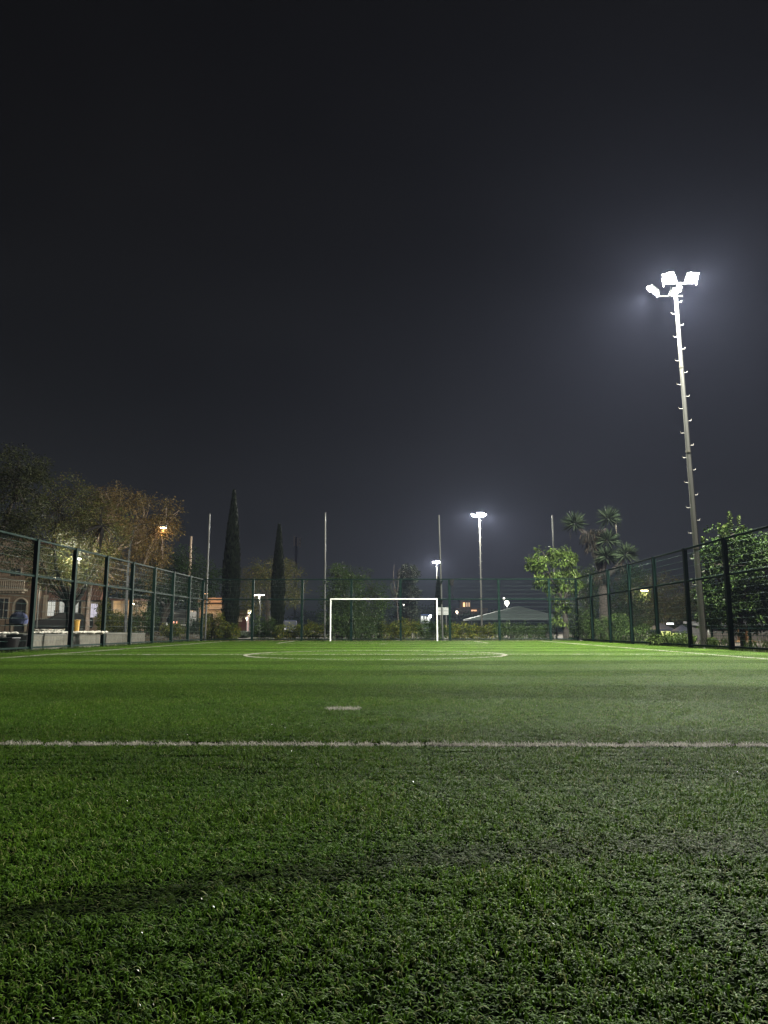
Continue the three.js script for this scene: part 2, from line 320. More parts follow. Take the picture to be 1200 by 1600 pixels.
// ---------------------------------------------------------------- cage fence: posts, rails and welded wire panels
function fence(name, label, pts, o = {}) {
  const c = pts[0], t = thing(name, label, 'fence', [c[0], 0, c[1]]), H = 3.02, MID = 2.0, P = (i) => V(pts[i][0] - c[0], 0, pts[i][1] - c[1]);
  const a = P(0), dirAll = P(pts.length - 1).sub(a).normalize(), ry = Math.atan2(-dirAll.z, dirAll.x);
  pts.forEach((_, i) => { if (o.skipPost?.includes(i)) return; const q = P(i); mesh('post', [box(0.11, H, 0.11, q.x, H / 2 - 0.03, q.z, ry), box(0.13, 0.02, 0.13, q.x, H - 0.02, q.z, ry), box(0.2, 0.012, 0.2, q.x, 0.006, q.z, ry)], M.green, t); });
  for (let i = 0; i + 1 < pts.length; i++) {
    const A = P(i), B = P(i + 1), L = B.distanceTo(A), u = B.clone().sub(A).normalize(), side = V(-u.z, 0, u.x).multiplyScalar(o.face ?? 0.06), mid = A.clone().add(B).multiplyScalar(0.5), r = Math.atan2(-u.z, u.x), w = L - 0.116;
    mesh('top_rail', rbox(w, 0.055, 0.055, 0.008, mid.x, H - 0.04, mid.z, r), M.green, t);
    mesh('middle_rail', rbox(w, 0.055, 0.055, 0.008, mid.x, MID, mid.z, r), M.green, t);
    mesh('bottom_rail', rbox(w, 0.05, 0.05, 0.008, mid.x, 0.09, mid.z, r), M.green, t);
    for (const [y0, y1] of [[0.05, MID - 0.03], [MID + 0.03, H - 0.02]]) {
      const wires = [], across = [], from = A.clone().add(side), to = B.clone().add(side);
      for (let y = y0 + 0.03; y < y1; y += 0.195) { across.push(rod(from.clone().setY(y), to.clone().setY(y), 0.0038, 0.0038, 4, true)); }
      for (let s = 0.05; s < L; s += 0.05) { const q = from.clone().addScaledVector(u, s).addScaledVector(side, 0.1); wires.push(rod(q.clone().setY(y0), q.clone().setY(y1), 0.0016, 0.0016, 3, true)); }
      mesh('wire_panel', wires, M.wire, t).userData.kind = 'stuff'; mesh('cross_wires', across, M.wireGlint, t).userData.kind = 'stuff';
    }
  }
  return t;
}
const leftPts = [], rightPts = [], backPts = [];
for (let i = -2; i < 8; i++) { const d = 19.9 + (FAR - 19.9) / 7 * i; leftPts.push([-9.31 + (0.46) * (d - 19.9) / (FAR - 19.9), -d]); }
for (let i = -2; i < 7; i++) rightPts.push([XR, -(19.9 + 2.716 * i)]);
for (const px of [315, 394, 471.5, 549, 626, 703, 780.5, 860, 901]) backPts.push([X(px, FAR), -FAR]);
leftPts[leftPts.length - 1] = [backPts[0][0], -FAR]; rightPts[rightPts.length - 1] = [XR, -FAR]; backPts[backPts.length - 1] = [XR, -FAR];
fence('cage_fence', 'green wire mesh fence on the left side of the pitch', leftPts, { face: -0.061 });
fence('cage_fence', 'green wire mesh fence on the right side by the tall floodlight', rightPts, { face: 0.061 });
fence('cage_fence', 'green wire mesh fence across the far end behind the goal', backPts, { face: 0.061, skipPost: [0, 8] });
// the four tall net poles at the far fence
[[321, 803, 'thin grey net pole at the left corner of the far fence'], [507.5, 801, 'thin grey net pole just left of the goal'], [691.5, 805, 'thin grey net pole right of the goal before the distant floodlight'], [869.5, 805, 'thin grey net pole behind the leafy tree in the right corner']].forEach(([px, py, label], i) => {
  const d = FAR + (i === 3 ? 2.6 : 0.28), x = X(px, d), h = Yh(px, py, d), t = thing('net_pole', label, 'pole', [x, 0, -d], 0, 'net poles along the far fence'), lean = [0.0, -0.02, -0.05, 0][i];
  mesh('pole', limb([V(0, -0.03, 0), V(lean, h * 0.5, 0), V(lean * 2.2, h - 0.03, 0)], [0.045, 0.043, 0.04], 10), M.galv, t);
  mesh('cap', new THREE.CylinderGeometry(0.046, 0.046, 0.03, 10).translate(lean * 2.2, h - 0.01, 0), M.dark, t);
  for (const y of [2.0, 2.9]) mesh('bracket', box(0.11, 0.03, 0.3, 0, y, 0.13), M.green, t);
});
// goal
{
  const t = thing('football_goal', 'white football goal frame without a net before the far fence', 'goal', [0, 0, -LINE.goal]);
  for (const s of [-1, 1]) mesh('post', [rbox(0.066, 2.0, 0.066, 0.02, s * 2.5, 1.0, 0)], M.white, t);
  mesh('crossbar', rbox(4.933, 0.066, 0.066, 0.02, 0, 1.967, 0), M.white, t);
}
// rag caught on the far fence
{
  const p = backPts[5], x = p[0] + 0.13, t = thing('torn_net', 'dark torn scrap of net hanging from the top rail of the far fence', 'net scrap', [x, 0, -FAR + 0.02]);
  const g = new THREE.PlaneGeometry(0.17, 0.3, 5, 7), q = g.attributes.position; reseed(5);
  for (let k = 0; k < q.count; k++) q.setXYZ(k, q.getX(k) * (1 - 0.35 * (0.15 - q.getY(k))) + rr(-0.015, 0.015), q.getY(k) + rr(-0.03, 0.03), 0.1 + rr(-0.04, 0.04));
  g.translate(0, 2.82, 0); g.computeVertexNormals();
  mesh('knot', g, mat(0.002, 0.002, 0.002, 1, { side: THREE.DoubleSide }), t);
  for (const g of [limb([V(-0.03, 2.7, 0.1), V(-0.02, 2.4, 0.09), V(0.0, 2.2, 0.1), V(0.05, 2.12, 0.1), V(0.06, 2.02, 0.1)], [0.012, 0.009, 0.008, 0.014, 0.008], 6), limb([V(0.05, 2.72, 0.1), V(0.06, 2.5, 0.1), V(0.055, 2.38, 0.1)], [0.008, 0.006, 0.004], 5)]) mesh('strand', g, mat(0.002, 0.002, 0.002, 1), t);
}

// ---------------------------------------------------------------- floodlight masts (lit)
const M_PEG = mat(0.16, 0.155, 0.13, 0.7), M_BAND = mat(0.16, 0.15, 0.12, 0.8);
const M_LENS = glow(1, 0.97, 0.86, 14);
function mast(label, px, d, top, detail, heads, cd, lean = 0) {
  const x = X(px, d), t = thing('floodlight_mast', label, 'floodlight', [x, 0, -d], 0), H = top; t.rotation.z = lean; t.updateMatrixWorld(true);
  const shaft = new THREE.CylinderGeometry(0.042, 0.092, H, 14, 12).translate(0, H / 2 - 0.03, 0);
  mesh('pole', [shaft, new THREE.CylinderGeometry(0.16, 0.19, 0.06, 14).translate(0, 0.0, 0)], M.cream, t);
  if (detail) for (let k = 0, y = 1.9; y < H - 0.25; y += 0.4, k++) {
    const s = k % 2 ? 1 : -1, r = 0.092 - 0.05 * y / H, g = limb([V(s * (r - 0.01), y, 0), V(s * (r + 0.07), y + 0.003, 0), V(s * (r + 0.115), y + 0.012, 0), V(s * (r + 0.13), y + 0.06, 0)], [0.008, 0.008, 0.008, 0.008], 6);
    mesh('step_peg', g, M_PEG, t);
  }
  if (detail > 1) { for (const y of [3.05, 6.1, 8.9]) { const r = 0.092 - 0.05 * y / H; mesh('joint_band', new THREE.CylinderGeometry(r + 0.006, r + 0.007, 0.07, 14).translate(0, y, 0), M_BAND, t); } mesh('cable', limb([V(0.085, 0.3, 0.05), V(0.08, 3, 0.04), V(0.062, 6.5, 0.04), V(0.052, 9.2, 0.03), V(0.046, H - 0.3, 0.02)], [0.013, 0.013], 6), M.dark, t); }
  mesh('crossarm', [rod(V(-0.42, H - 0.02, 0.46), V(0.42, H - 0.02, 0.46), 0.028), rod(V(-0.42, H - 0.02, -0.46), V(0.42, H - 0.02, -0.46), 0.028), rod(V(0, H - 0.02, -0.48), V(0, H - 0.02, 0.48), 0.035), new THREE.CylinderGeometry(0.075, 0.075, 0.14, 12).translate(0, H - 0.03, 0)], M.galv, t);
  for (const [hx, hz, yaw, tilt] of heads) {
    // the head looks along (sin yaw, -tilt, cos yaw)
    const head = new THREE.Group(); head.name = 'floodlight_head'; head.position.set(hx, H + 0.17, hz); head.rotation.set(tilt, yaw, 0, 'YXZ'); t.add(head);
    mesh('housing', [rbox(0.36, 0.32, 0.09, 0.03, 0, 0, -0.055), ...[-3, -2, -1, 0, 1, 2, 3].map((k) => box(0.012, 0.26, 0.06, k * 0.045, 0, -0.125)), box(0.36, 0.012, 0.08, 0, 0.16, 0.02), box(0.03, 0.26, 0.03, -0.195, -0.1, -0.04), box(0.03, 0.26, 0.03, 0.195, -0.1, -0.04)], M.galv, head);
    mesh('lens', rbox(0.32, 0.27, 0.02, 0.008, 0, 0, 0.002), M_LENS, head);
    if (cd) {
      head.updateWorldMatrix(true, false);
      const p = V(0, 0, 0.16).applyMatrix4(head.matrixWorld);
      lamp(p.x, p.y, p.z, FLOOD_COLOR, cd * 0.22, 5);
      const s = new THREE.SpotLight(FLOOD_COLOR, cd, 0, 1.22, 0.85), a = V(0, 0, 6).applyMatrix4(head.matrixWorld);
      s.position.copy(p); s.target.position.copy(a); s.castShadow = true; s.shadow.radius = 5; scene.add(s, s.target);
    }
  }
  return t;
}
mast('tallest floodlight mast beside the right fence with step pegs and four lit heads', 1098, 22.75, 11.55, 2, [[-0.36, 0.46, -0.55, 0.44], [0.40, 0.46, 0.1, 0.66], [-0.56, -0.46, -2.2, 0.66], [0.22, -0.46, 2.5, 0.62]], FLOOD, 0.013);
mast('lit floodlight mast in the middle distance right of the goal', 753, 72, 11.55, 1, [[-0.18, 0.46, -0.3, 0.45], [0.19, 0.46, 0.25, 0.45], [-0.62, -0.2, -1.1, 0.62], [0.6, -0.3, 1.5, 0.62]], FLOOD);
mast('farthest lit floodlight mast above the right goalpost', 683.5, 124, 11.55, 0, [[-0.05, 0.46, -0.3, 0.45], [0.33, 0.46, 0.25, 0.45], [-0.5, -0.2, -1.0, 0.62]], FLOOD);

// ---------------------------------------------------------------- street lamps and small lights
function streetLamp(name, label, px, py, d, o) {
  const y0 = o.y0 ?? 0, p = at(px, py, d), h = p.y - y0, t = thing(name, label, 'lamp', [p.x, y0, p.z], o.turn ?? 0), arm = o.arm ?? 0.8;
  const side = o.side ?? 1;
  if (o.globe) {
    mesh('pole', limb([V(0, -0.05, 0), V(0, h - 0.15, 0)], [0.05, 0.035], 8), M.dark, t);
    mesh('lamp_globe', new THREE.SphereGeometry(o.globe, 16, 12).translate(0, h, 0), glow(...o.rgb, o.k), t);
    mesh('collar', new THREE.CylinderGeometry(0.06, 0.05, 0.08, 10).translate(0, h - o.globe - 0.02, 0), M.dark, t);
  } else {
    mesh('pole', limb([V(side * arm, -0.05, 0), V(side * arm, h * 0.75, 0), V(side * arm * 0.9, h + 0.12, 0)], [0.07, 0.055, 0.045], 8), o.pole ?? M.galv, t);
    mesh('arm', limb([V(side * arm * 0.9, h + 0.1, 0), V(side * arm * 0.6, h + 0.17, 0), V(side * 0.15, h + 0.1, 0)], [0.035, 0.03, 0.03], 8), o.pole ?? M.galv, t);
    mesh('lamp_head', [rbox(o.w ?? 0.55, 0.09, 0.22, 0.03, 0, h + 0.075, 0)], M.galv, t);
    mesh('lens', rbox((o.w ?? 0.55) - 0.08, 0.05, 0.18, 0.015, 0, h + 0.01, 0), glow(...o.rgb, o.k), t);
  }
  if (o.cd) lamp(p.x, y0 + h - (o.globe ? o.globe + 0.08 : 0.12), p.z + (o.globe ? 0.1 : 0), new THREE.Color().setRGB(...o.rgb), o.cd, 3);
  return t;
}
const WARM = [1, 0.55, 0.24], COOL = [0.92, 0.97, 1.0], NEUTRAL = [1, 0.93, 0.8];
streetLamp('street_lamp', 'white street lamp shining through the branches of the left tree', 121, 873, 28.4, { y0: 0.35, rgb: [1.0, 0.98, 0.82], k: 12, cd: 65, side: -0.4, arm: 0.5, w: 0.3, pole: M.dark });
streetLamp('street_lamp', 'warm street lamp in the right edge of the big left crown', 255, 825, 30.4, { y0: 0.35, rgb: [1, 0.66, 0.36], k: 9, cd: 3, side: -1, arm: 1.36, w: 0.3, pole: M.dark });
streetLamp('street_lamp', 'unseen street lamp added behind the lit lower leaves of the left tree', 90, 903, 50, { y0: 0.36, rgb: [1, 0.86, 0.6], k: 8, cd: 105, side: -1, arm: 1.2, w: 0.5, pole: M.dark });  // not in view; added to light the house fronts
streetLamp('street_lamp', 'bright white park lamp between the two cypresses', 404, 930, 56, { rgb: NEUTRAL, k: 11, cd: 75, side: 0.12, arm: 1.0, w: 0.95 });
streetLamp('street_lamp', 'amber street lamp behind the right fence', 1007, 923, 46, { rgb: [1, 0.7, 0.36], k: 12, cd: 22, side: -1, arm: 0.9, w: 0.5 });
streetLamp('globe_lamp', 'small globe lamp seen under the crossbar of the goal', 631, 946, 90, { globe: 0.16, rgb: NEUTRAL, k: 8, cd: 10 });
streetLamp('globe_lamp', 'large bright globe lamp above the pale canopy', 792, 942, 108, { globe: 0.34, rgb: NEUTRAL, k: 5, cd: 60 });
streetLamp('globe_lamp', 'smaller globe lamp just above the large one behind the canopy', 787.5, 935, 125, { globe: 0.15, rgb: NEUTRAL, k: 5, cd: 8 });
streetLamp('globe_lamp', 'dim globe lamp left of the orange lit building', 714, 956.5, 120, { globe: 0.2, rgb: [1, 0.75, 0.5], k: 4, cd: 5 });
streetLamp('globe_lamp', 'yellow globe lamp beside the red kiosk', 390, 955.5, 66, { globe: 0.17, rgb: [1, 0.86, 0.45], k: 3, cd: 8 });
streetLamp('globe_lamp', 'low pale globe lamp below the yellow one by the red kiosk', 385.5, 966, 68, { globe: 0.11, rgb: [1, 0.9, 0.6], k: 3, cd: 4 });
streetLamp('globe_lamp', 'small white globe lamp right of the bright shop front', 672, 962.5, 88, { globe: 0.15, rgb: COOL, k: 6, cd: 5 });
// bare pole lit from below
{
  const d = 62, h = Yh(293, 838, d) - 0.35, t = thing('utility_pole', 'pale bare pole rising behind the trees at the left corner', 'pole', [X(293, d), 0.35, -d]);
  mesh('pole', limb([V(0, 0, 0), V(0, h * 0.5, 0), V(0, h, 0)], [0.13, 0.11, 0.085], 10), mat(0.36, 0.27, 0.2, 0.8), t);
  mesh('crossbar', [box(0.7, 0.07, 0.07, 0, h - 1.9, 0.1), box(0.05, 0.12, 0.05, -0.3, h - 1.8, 0.1), box(0.05, 0.12, 0.05, 0.3, h - 1.8, 0.1)], M.bark, t);
}
// phone mast far off
{
  const d = 250, y = Yh(460, 838, d), t = thing('phone_mast', 'distant phone mast with panel antennas above the trees', 'mast', [X(460.5, d), 0, -d]);
  mesh('pole', rod(V(0, 0, 0), V(0, y - 0.4, 0), 0.5, 0.42, 10), M.dark, t);
  for (const [x, h, z, w] of [[-0.62, 3.4, 0.4, 0.55], [0.55, 2.9, 0.4, 0.5], [1.25, 3.2, -0.2, 0.45], [0.1, 3.0, -0.9, 0.45]]) mesh('antenna', rbox(w, h, 0.3, 0.08, x, y - h / 2 - (x > 0 ? 0.5 : 0), z), mat(0.5, 0.42, 0.36, 0.6), t);
  mesh('bracket', [box(2.2, 0.18, 0.18, 0.3, y - 1.3, 0.1), box(2.2, 0.18, 0.18, 0.3, y - 2.6, 0.1)], M.dark, t);
}

// ---------------------------------------------------------------- trees
// measures are read off the photograph's columns and rows at the tree's own distance and turned into metres here
function treeFrom(o) {
  const y0 = o.y0 ?? 0, d = o.d, x0 = X(o.px, d), L = (px, py, dz = 0) => [X(px, d) - x0, Yh(px, py, d) - y0, dz], s = d / 1164;
  const blobs = o.blobs.map(([px, py, rx, ry, n, dz = 0, rz]) => [...L(px, py, dz), rx * s, ry * s, (rz ?? Math.min(rx, 60)) * s, n]);
  const wood = o.wood.map(([pts, radii]) => [pts.map(([px, py, dz]) => (py === undefined ? L(px, 0) : L(px, py, dz))), radii]);
  wood[0][0][0][1] = -0.05;
  return tree({ ...o, x: x0, y: y0, z: -d, blobs, wood });
}
const OLIVE = [[0.085, 0.085, 0.022], [0.065, 0.075, 0.018], [0.10, 0.08, 0.028], [0.05, 0.062, 0.016]], RUSSET_LIT = [[0.12, 0.078, 0.028], [0.095, 0.068, 0.025], [0.075, 0.066, 0.022], [0.13, 0.092, 0.035]];  // second set: brown of warm lamplight put into the leaves
const DEEP = [[0.022, 0.042, 0.014], [0.03, 0.052, 0.018], [0.018, 0.034, 0.012]], MID = [[0.042, 0.072, 0.018], [0.056, 0.09, 0.023], [0.032, 0.056, 0.014]], LIME = [[0.11, 0.17, 0.035], [0.09, 0.145, 0.03], [0.13, 0.18, 0.05], [0.07, 0.12, 0.026]];
const GOLD = [[0.115, 0.125, 0.016], [0.085, 0.11, 0.017], [0.05, 0.08, 0.015], [0.17, 0.16, 0.018]];
treeFrom({ name: 'broadleaf_tree', label: 'big spreading tree with a dark forked trunk before the black car', seed: 11, px: 107, d: 28, y0: 0.36, group: undefined,
  blobs: [[95, 800, 58, 58, 190], [45, 835, 55, 50, 110], [110, 865, 60, 38, 120], [150, 830, 45, 50, 110], [85, 903, 34, 22, 70, 0.3], [128, 898, 26, 20, 40, 0.3], [60, 890, 40, 25, 45, -0.6], [40, 880, 45, 28, 45]],
  wood: [[[[108, 990], [107, 965], [106, 946]], [0.15, 0.12, 0.13]], [[[106, 950], [92, 930], [78, 915], [60, 885], [45, 850]], [0.085, 0.06, 0.05, 0.035, 0.015]], [[[106, 948], [98, 925], [92, 900, 0.4], [84, 850, 0.5], [85, 800, 0.4]], [0.09, 0.07, 0.055, 0.04, 0.02]], [[[107, 947], [105, 915, -0.5], [103, 870, -0.8], [108, 810, -0.5]], [0.09, 0.06, 0.05, 0.02]], [[[107, 950], [122, 932], [134, 905], [142, 870, -0.3], [150, 820]], [0.10, 0.07, 0.05, 0.04, 0.02]]],
  per: 34, spread: 0.26, len: 0.085, wid: 0.036, cols: OLIVE, gap: 0.9, thin: -0.2, twigs: 140, bark: mat(0.010, 0.008, 0.007, 1, { bumpMap: rep(T_BARK, 2, 1.3), bumpScale: 0.02 }) });
treeFrom({ name: 'broadleaf_tree', label: 'tree with warm lamplight put into its brown leaf colour and a pale straight trunk beside the yellow bin', seed: 12, px: 136, d: 31, y0: 0.36,
  blobs: [[200, 815, 62, 48, 210], [235, 835, 42, 42, 110], [165, 800, 50, 45, 130], [170, 855, 55, 40, 130], [225, 865, 35, 32, 70], [252, 800, 24, 30, 26], [262, 842, 18, 18, 16], [205, 905, 45, 24, 60], [160, 890, 30, 30, 45]],
  wood: [[[[135, 985], [135, 950], [136, 915], [138, 880]], [0.13, 0.105, 0.10, 0.08]], [[[137, 905], [160, 880], [185, 850], [215, 820]], [0.07, 0.055, 0.045, 0.02]], [[[138, 882], [150, 850, 0.5], [170, 810, 0.4]], [0.06, 0.05, 0.02]], [[[138, 880], [134, 840, -0.4], [132, 790]], [0.06, 0.045, 0.02]], [[[180, 858], [215, 850, 0.5], [245, 830]], [0.045, 0.035, 0.018]]],
  per: 34, spread: 0.27, len: 0.09, wid: 0.036, cols: RUSSET_LIT,  gap: 0.9, thin: -0.2, twigs: 140, bark: M.barkPale });
treeFrom({ name: 'broadleaf_tree', label: 'dark tree at the left edge whose crown runs out of the picture', seed: 13, px: -40, d: 25, y0: 0.36,
  blobs: [[-15, 770, 75, 78, 240], [15, 735, 42, 40, 70], [-20, 850, 70, 40, 120], [35, 800, 34, 48, 60]],
  wood: [[[[-42, 990], [-40, 930], [-36, 890]], [0.2, 0.16, 0.13]], [[[-36, 890], [-10, 830], [10, 760]], [0.10, 0.07, 0.02]], [[[-36, 890], [-45, 820], [-40, 740]], [0.10, 0.07, 0.02]]],
  per: 34, spread: 0.26, len: 0.09, wid: 0.038, cols: [[0.030, 0.036, 0.010], [0.022, 0.028, 0.008], [0.034, 0.036, 0.012]], twigs: 70 });
treeFrom({ name: 'broadleaf_tree', label: 'dark low-hanging tree behind the far end of the left fence', seed: 14, px: 258, d: 43, y0: 0.36,
  blobs: [[262, 905, 48, 34, 170], [225, 925, 32, 26, 80], [300, 915, 38, 34, 120], [320, 900, 25, 25, 50], [285, 875, 25, 22, 50]],
  wood: [[[[252, 985], [256, 960], [262, 935]], [0.2, 0.17, 0.14]], [[[256, 965], [270, 945], [290, 920]], [0.12, 0.09, 0.03]], [[[258, 950], [240, 930], [228, 915]], [0.11, 0.08, 0.03]]],
  per: 30, spread: 0.32, len: 0.11, wid: 0.05, cols: DEEP, mat: M_LEAF_DARK, twigs: 50 });
treeFrom({ name: 'broadleaf_tree', label: 'pale olive tree between and behind the two cypresses', seed: 15, px: 415, d: 62,
  blobs: [[415, 915, 48, 42, 190], [385, 930, 30, 34, 80], [450, 915, 28, 38, 90], [425, 892, 34, 22, 70]],
  wood: [[[[418, 985], [418, 955], [416, 930]], [0.25, 0.2, 0.15]], [[[416, 935], [400, 912], [385, 900]], [0.12, 0.08, 0.03]], [[[417, 935], [435, 912], [450, 895]], [0.12, 0.08, 0.03]]],
  per: 26, spread: 0.42, len: 0.16, wid: 0.07, cols: OLIVE, twigs: 60 });
treeFrom({ name: 'broadleaf_tree', label: 'round dark green tree behind the left half of the goal', seed: 16, px: 545, d: 45,
  blobs: [[545, 925, 42, 40, 200], [528, 905, 24, 24, 70], [580, 940, 26, 36, 100], [525, 950, 25, 30, 70], [556, 965, 46, 24, 90]],
  wood: [[[[547, 990], [546, 960], [545, 935]], [0.16, 0.13, 0.1]], [[[546, 955], [565, 935], [582, 925]], [0.08, 0.06, 0.02]], [[[545, 945], [532, 920], [526, 900]], [0.08, 0.06, 0.02]]],
  per: 30, spread: 0.3, len: 0.11, wid: 0.055, cols: MID, twigs: 70 });
treeFrom({ name: 'broadleaf_tree', label: 'tall dark clipped column tree behind the goal', seed: 17, px: 638, d: 72,
  blobs: [[638, 897, 15, 14, 70], [636, 912, 12, 14, 50], [639, 930, 16, 18, 90], [636, 955, 18, 20, 80]],
  wood: [[[[638, 985], [638, 940], [637, 892]], [0.3, 0.24, 0.1]]], per: 34, spread: 0.32, len: 0.16, wid: 0.08, cols: [[0.010, 0.014, 0.008], [0.014, 0.018, 0.010]], mat: M_LEAF_DARK, twigs: 20, thin: -1, ragged: 0.12, hollow: 0.3 });
treeFrom({ name: 'bare_tree', label: 'thin bare-branched tree left of the clipped column tree', seed: 18, px: 620, d: 70,
  blobs: [[618, 930, 8, 30, 16]],
  wood: [[[[622, 985], [621, 950], [619, 925]], [0.07, 0.055, 0.04]], [[[620, 935], [615, 905], [616, 882]], [0.05, 0.04, 0.015]], [[[620, 945], [612, 925], [610, 910]], [0.05, 0.035, 0.015]], [[[620, 930], [623, 905], [624, 888]], [0.05, 0.035, 0.015]]],
  per: 8, spread: 0.4, len: 0.14, wid: 0.05, cols: DEEP, mat: M_LEAF_DARK, twigs: 26, twig: 0.03 });
treeFrom({ name: 'broadleaf_tree', label: 'bright green young tree in the right corner of the far fence', seed: 19, px: 883, d: 37.1,
  blobs: [[858, 882, 32, 28, 44, 0.1], [885, 875, 22, 20, 26, 0.3], [838, 895, 18, 26, 17], [870, 912, 34, 22, 42, 0.1], [892, 900, 24, 26, 30, 0.1], [855, 866, 14, 14, 9], [842, 872, 12, 12, 6], [896, 868, 12, 12, 6], [880, 938, 22, 20, 18], [878, 965, 12, 18, 9, 0.2]],
  wood: [[[[884, 1000], [884, 970], [882, 940]], [0.17, 0.14, 0.11]], [[[883, 950], [876, 925], [862, 900], [855, 870]], [0.075, 0.055, 0.04, 0.015]], [[[882, 945], [890, 915], [892, 880]], [0.075, 0.05, 0.015]], [[[878, 930], [860, 918], [840, 900]], [0.045, 0.03, 0.012]]],
  per: 46, spread: 0.18, len: 0.115, wid: 0.046, cols: LIME.map((c) => c.map((v) => v * 0.8)), mat: M_GLOSS, droop: 0.6, lift: -0.1, gap: 1.7, thin: -0.1, twigs: 60, bark: mat(0.022, 0.018, 0.014, 0.95, { bumpMap: rep(T_BARK, 2, 1.3), bumpScale: 0.015 }) });
treeFrom({ name: 'broadleaf_tree', label: 'large dense tree behind the right fence at the picture edge', seed: 20, px: 1158, d: 25.3,
  blobs: [[1165, 900, 62, 62, 300], [1120, 935, 38, 45, 120], [1200, 935, 55, 55, 170], [1150, 855, 40, 36, 90], [1110, 878, 22, 22, 28], [1195, 870, 45, 30, 80], [1155, 960, 60, 28, 110]],
  wood: [[[[1160, 1005], [1158, 970], [1156, 940]], [0.10, 0.09, 0.085]], [[[1157, 950], [1135, 915], [1115, 885]], [0.09, 0.06, 0.02]], [[[1156, 945], [1160, 890], [1150, 840]], [0.09, 0.06, 0.02]], [[[1157, 950], [1185, 905], [1200, 870]], [0.09, 0.06, 0.02]], [[[1152, 850], [1154, 825], [1152, 806]], [0.014, 0.009, 0.005]], [[[1165, 850], [1167, 830], [1168, 812]], [0.014, 0.009, 0.005]], [[[1150, 850], [1142, 832], [1135, 820]], [0.014, 0.009, 0.005]]],
  per: 30, spread: 0.19, len: 0.095, wid: 0.055, cols: [[0.024, 0.046, 0.010], [0.034, 0.06, 0.013], [0.015, 0.03, 0.007]], mat: M_GLOSS, gap: 1.5, thin: -0.2, twigs: 110 });
{ // upright shoots of that tree
  const t = scene.getObjectByName(scene.children.filter((o) => o.name?.startsWith('broadleaf_tree')).at(-1).name), d = 25.3, x0 = X(1158, d), L = new Leaves(); reseed(201);
  for (const [px, a, b, s] of [[1152, 842, 799, 0.05], [1154, 825, 803, 0.08], [1167, 842, 806, 0.06], [1135, 835, 818, 0.04], [1141, 845, 822, 0.05], [1147, 840, 818, 0.04], [1173, 838, 821, 0.04], [1108, 852, 839, 0.05], [1185, 842, 830, 0.05]])
    for (let k = 0; k < 46; k++) { const py = a + (b - a) * k / 46, c = tint(LIME, 0.3), an = k * 2.4, q = s * 0.3; L.add(X(px, d) - x0 + Math.cos(an) * q, Yh(px, py, d), Math.sin(an) * q, Math.cos(an), 0.9, Math.sin(an), 0.09 * rr(0.7, 1.2), 0.05, [c[0] * 0.8, c[1] * 0.75, c[2] * 0.8]); }
  mesh('shoots', L.build(), M_GLOSS, t);
}
treeFrom({ name: 'broadleaf_tree', label: 'brownish tree behind the amber street lamp', seed: 21, px: 1040, d: 50,
  blobs: [[1040, 930, 40, 36, 160], [1010, 950, 30, 30, 80], [1070, 945, 30, 36, 90], [1035, 962, 50, 18, 70]],
  wood: [[[[1042, 990], [1041, 965], [1040, 940]], [0.2, 0.16, 0.12]], [[[1040, 950], [1020, 935], [1005, 915]], [0.09, 0.06, 0.02]], [[[1040, 948], [1060, 930], [1072, 915]], [0.09, 0.06, 0.02]]],
  per: 28, spread: 0.34, len: 0.12, wid: 0.055, cols: [[0.07, 0.062, 0.022], [0.055, 0.052, 0.02], [0.045, 0.055, 0.018]], twigs: 70 });
treeFrom({ name: 'broadleaf_tree', label: 'dim tree between the yucca and the brownish tree', seed: 22, px: 985, d: 47,
  blobs: [[985, 920, 26, 36, 90], [965, 940, 26, 30, 70], [995, 905, 24, 26, 50], [975, 965, 40, 22, 60]],
  wood: [[[[986, 990], [985, 955], [984, 930]], [0.15, 0.12, 0.09]], [[[985, 940], [972, 915], [965, 905]], [0.07, 0.05, 0.02]]],
  per: 28, spread: 0.32, len: 0.12, wid: 0.055, cols: DEEP, twigs: 40 });
treeFrom({ name: 'broadleaf_tree', label: 'small tree peeping over the fence between the lime tree and the yucca', seed: 23, px: 918, d: 52,
  blobs: [[918, 905, 24, 20, 60], [930, 925, 28, 28, 70], [905, 945, 30, 30, 60]],
  wood: [[[[918, 990], [918, 950], [917, 920]], [0.15, 0.11, 0.06]]], per: 26, spread: 0.34, len: 0.13, wid: 0.06, cols: MID, twigs: 30 });

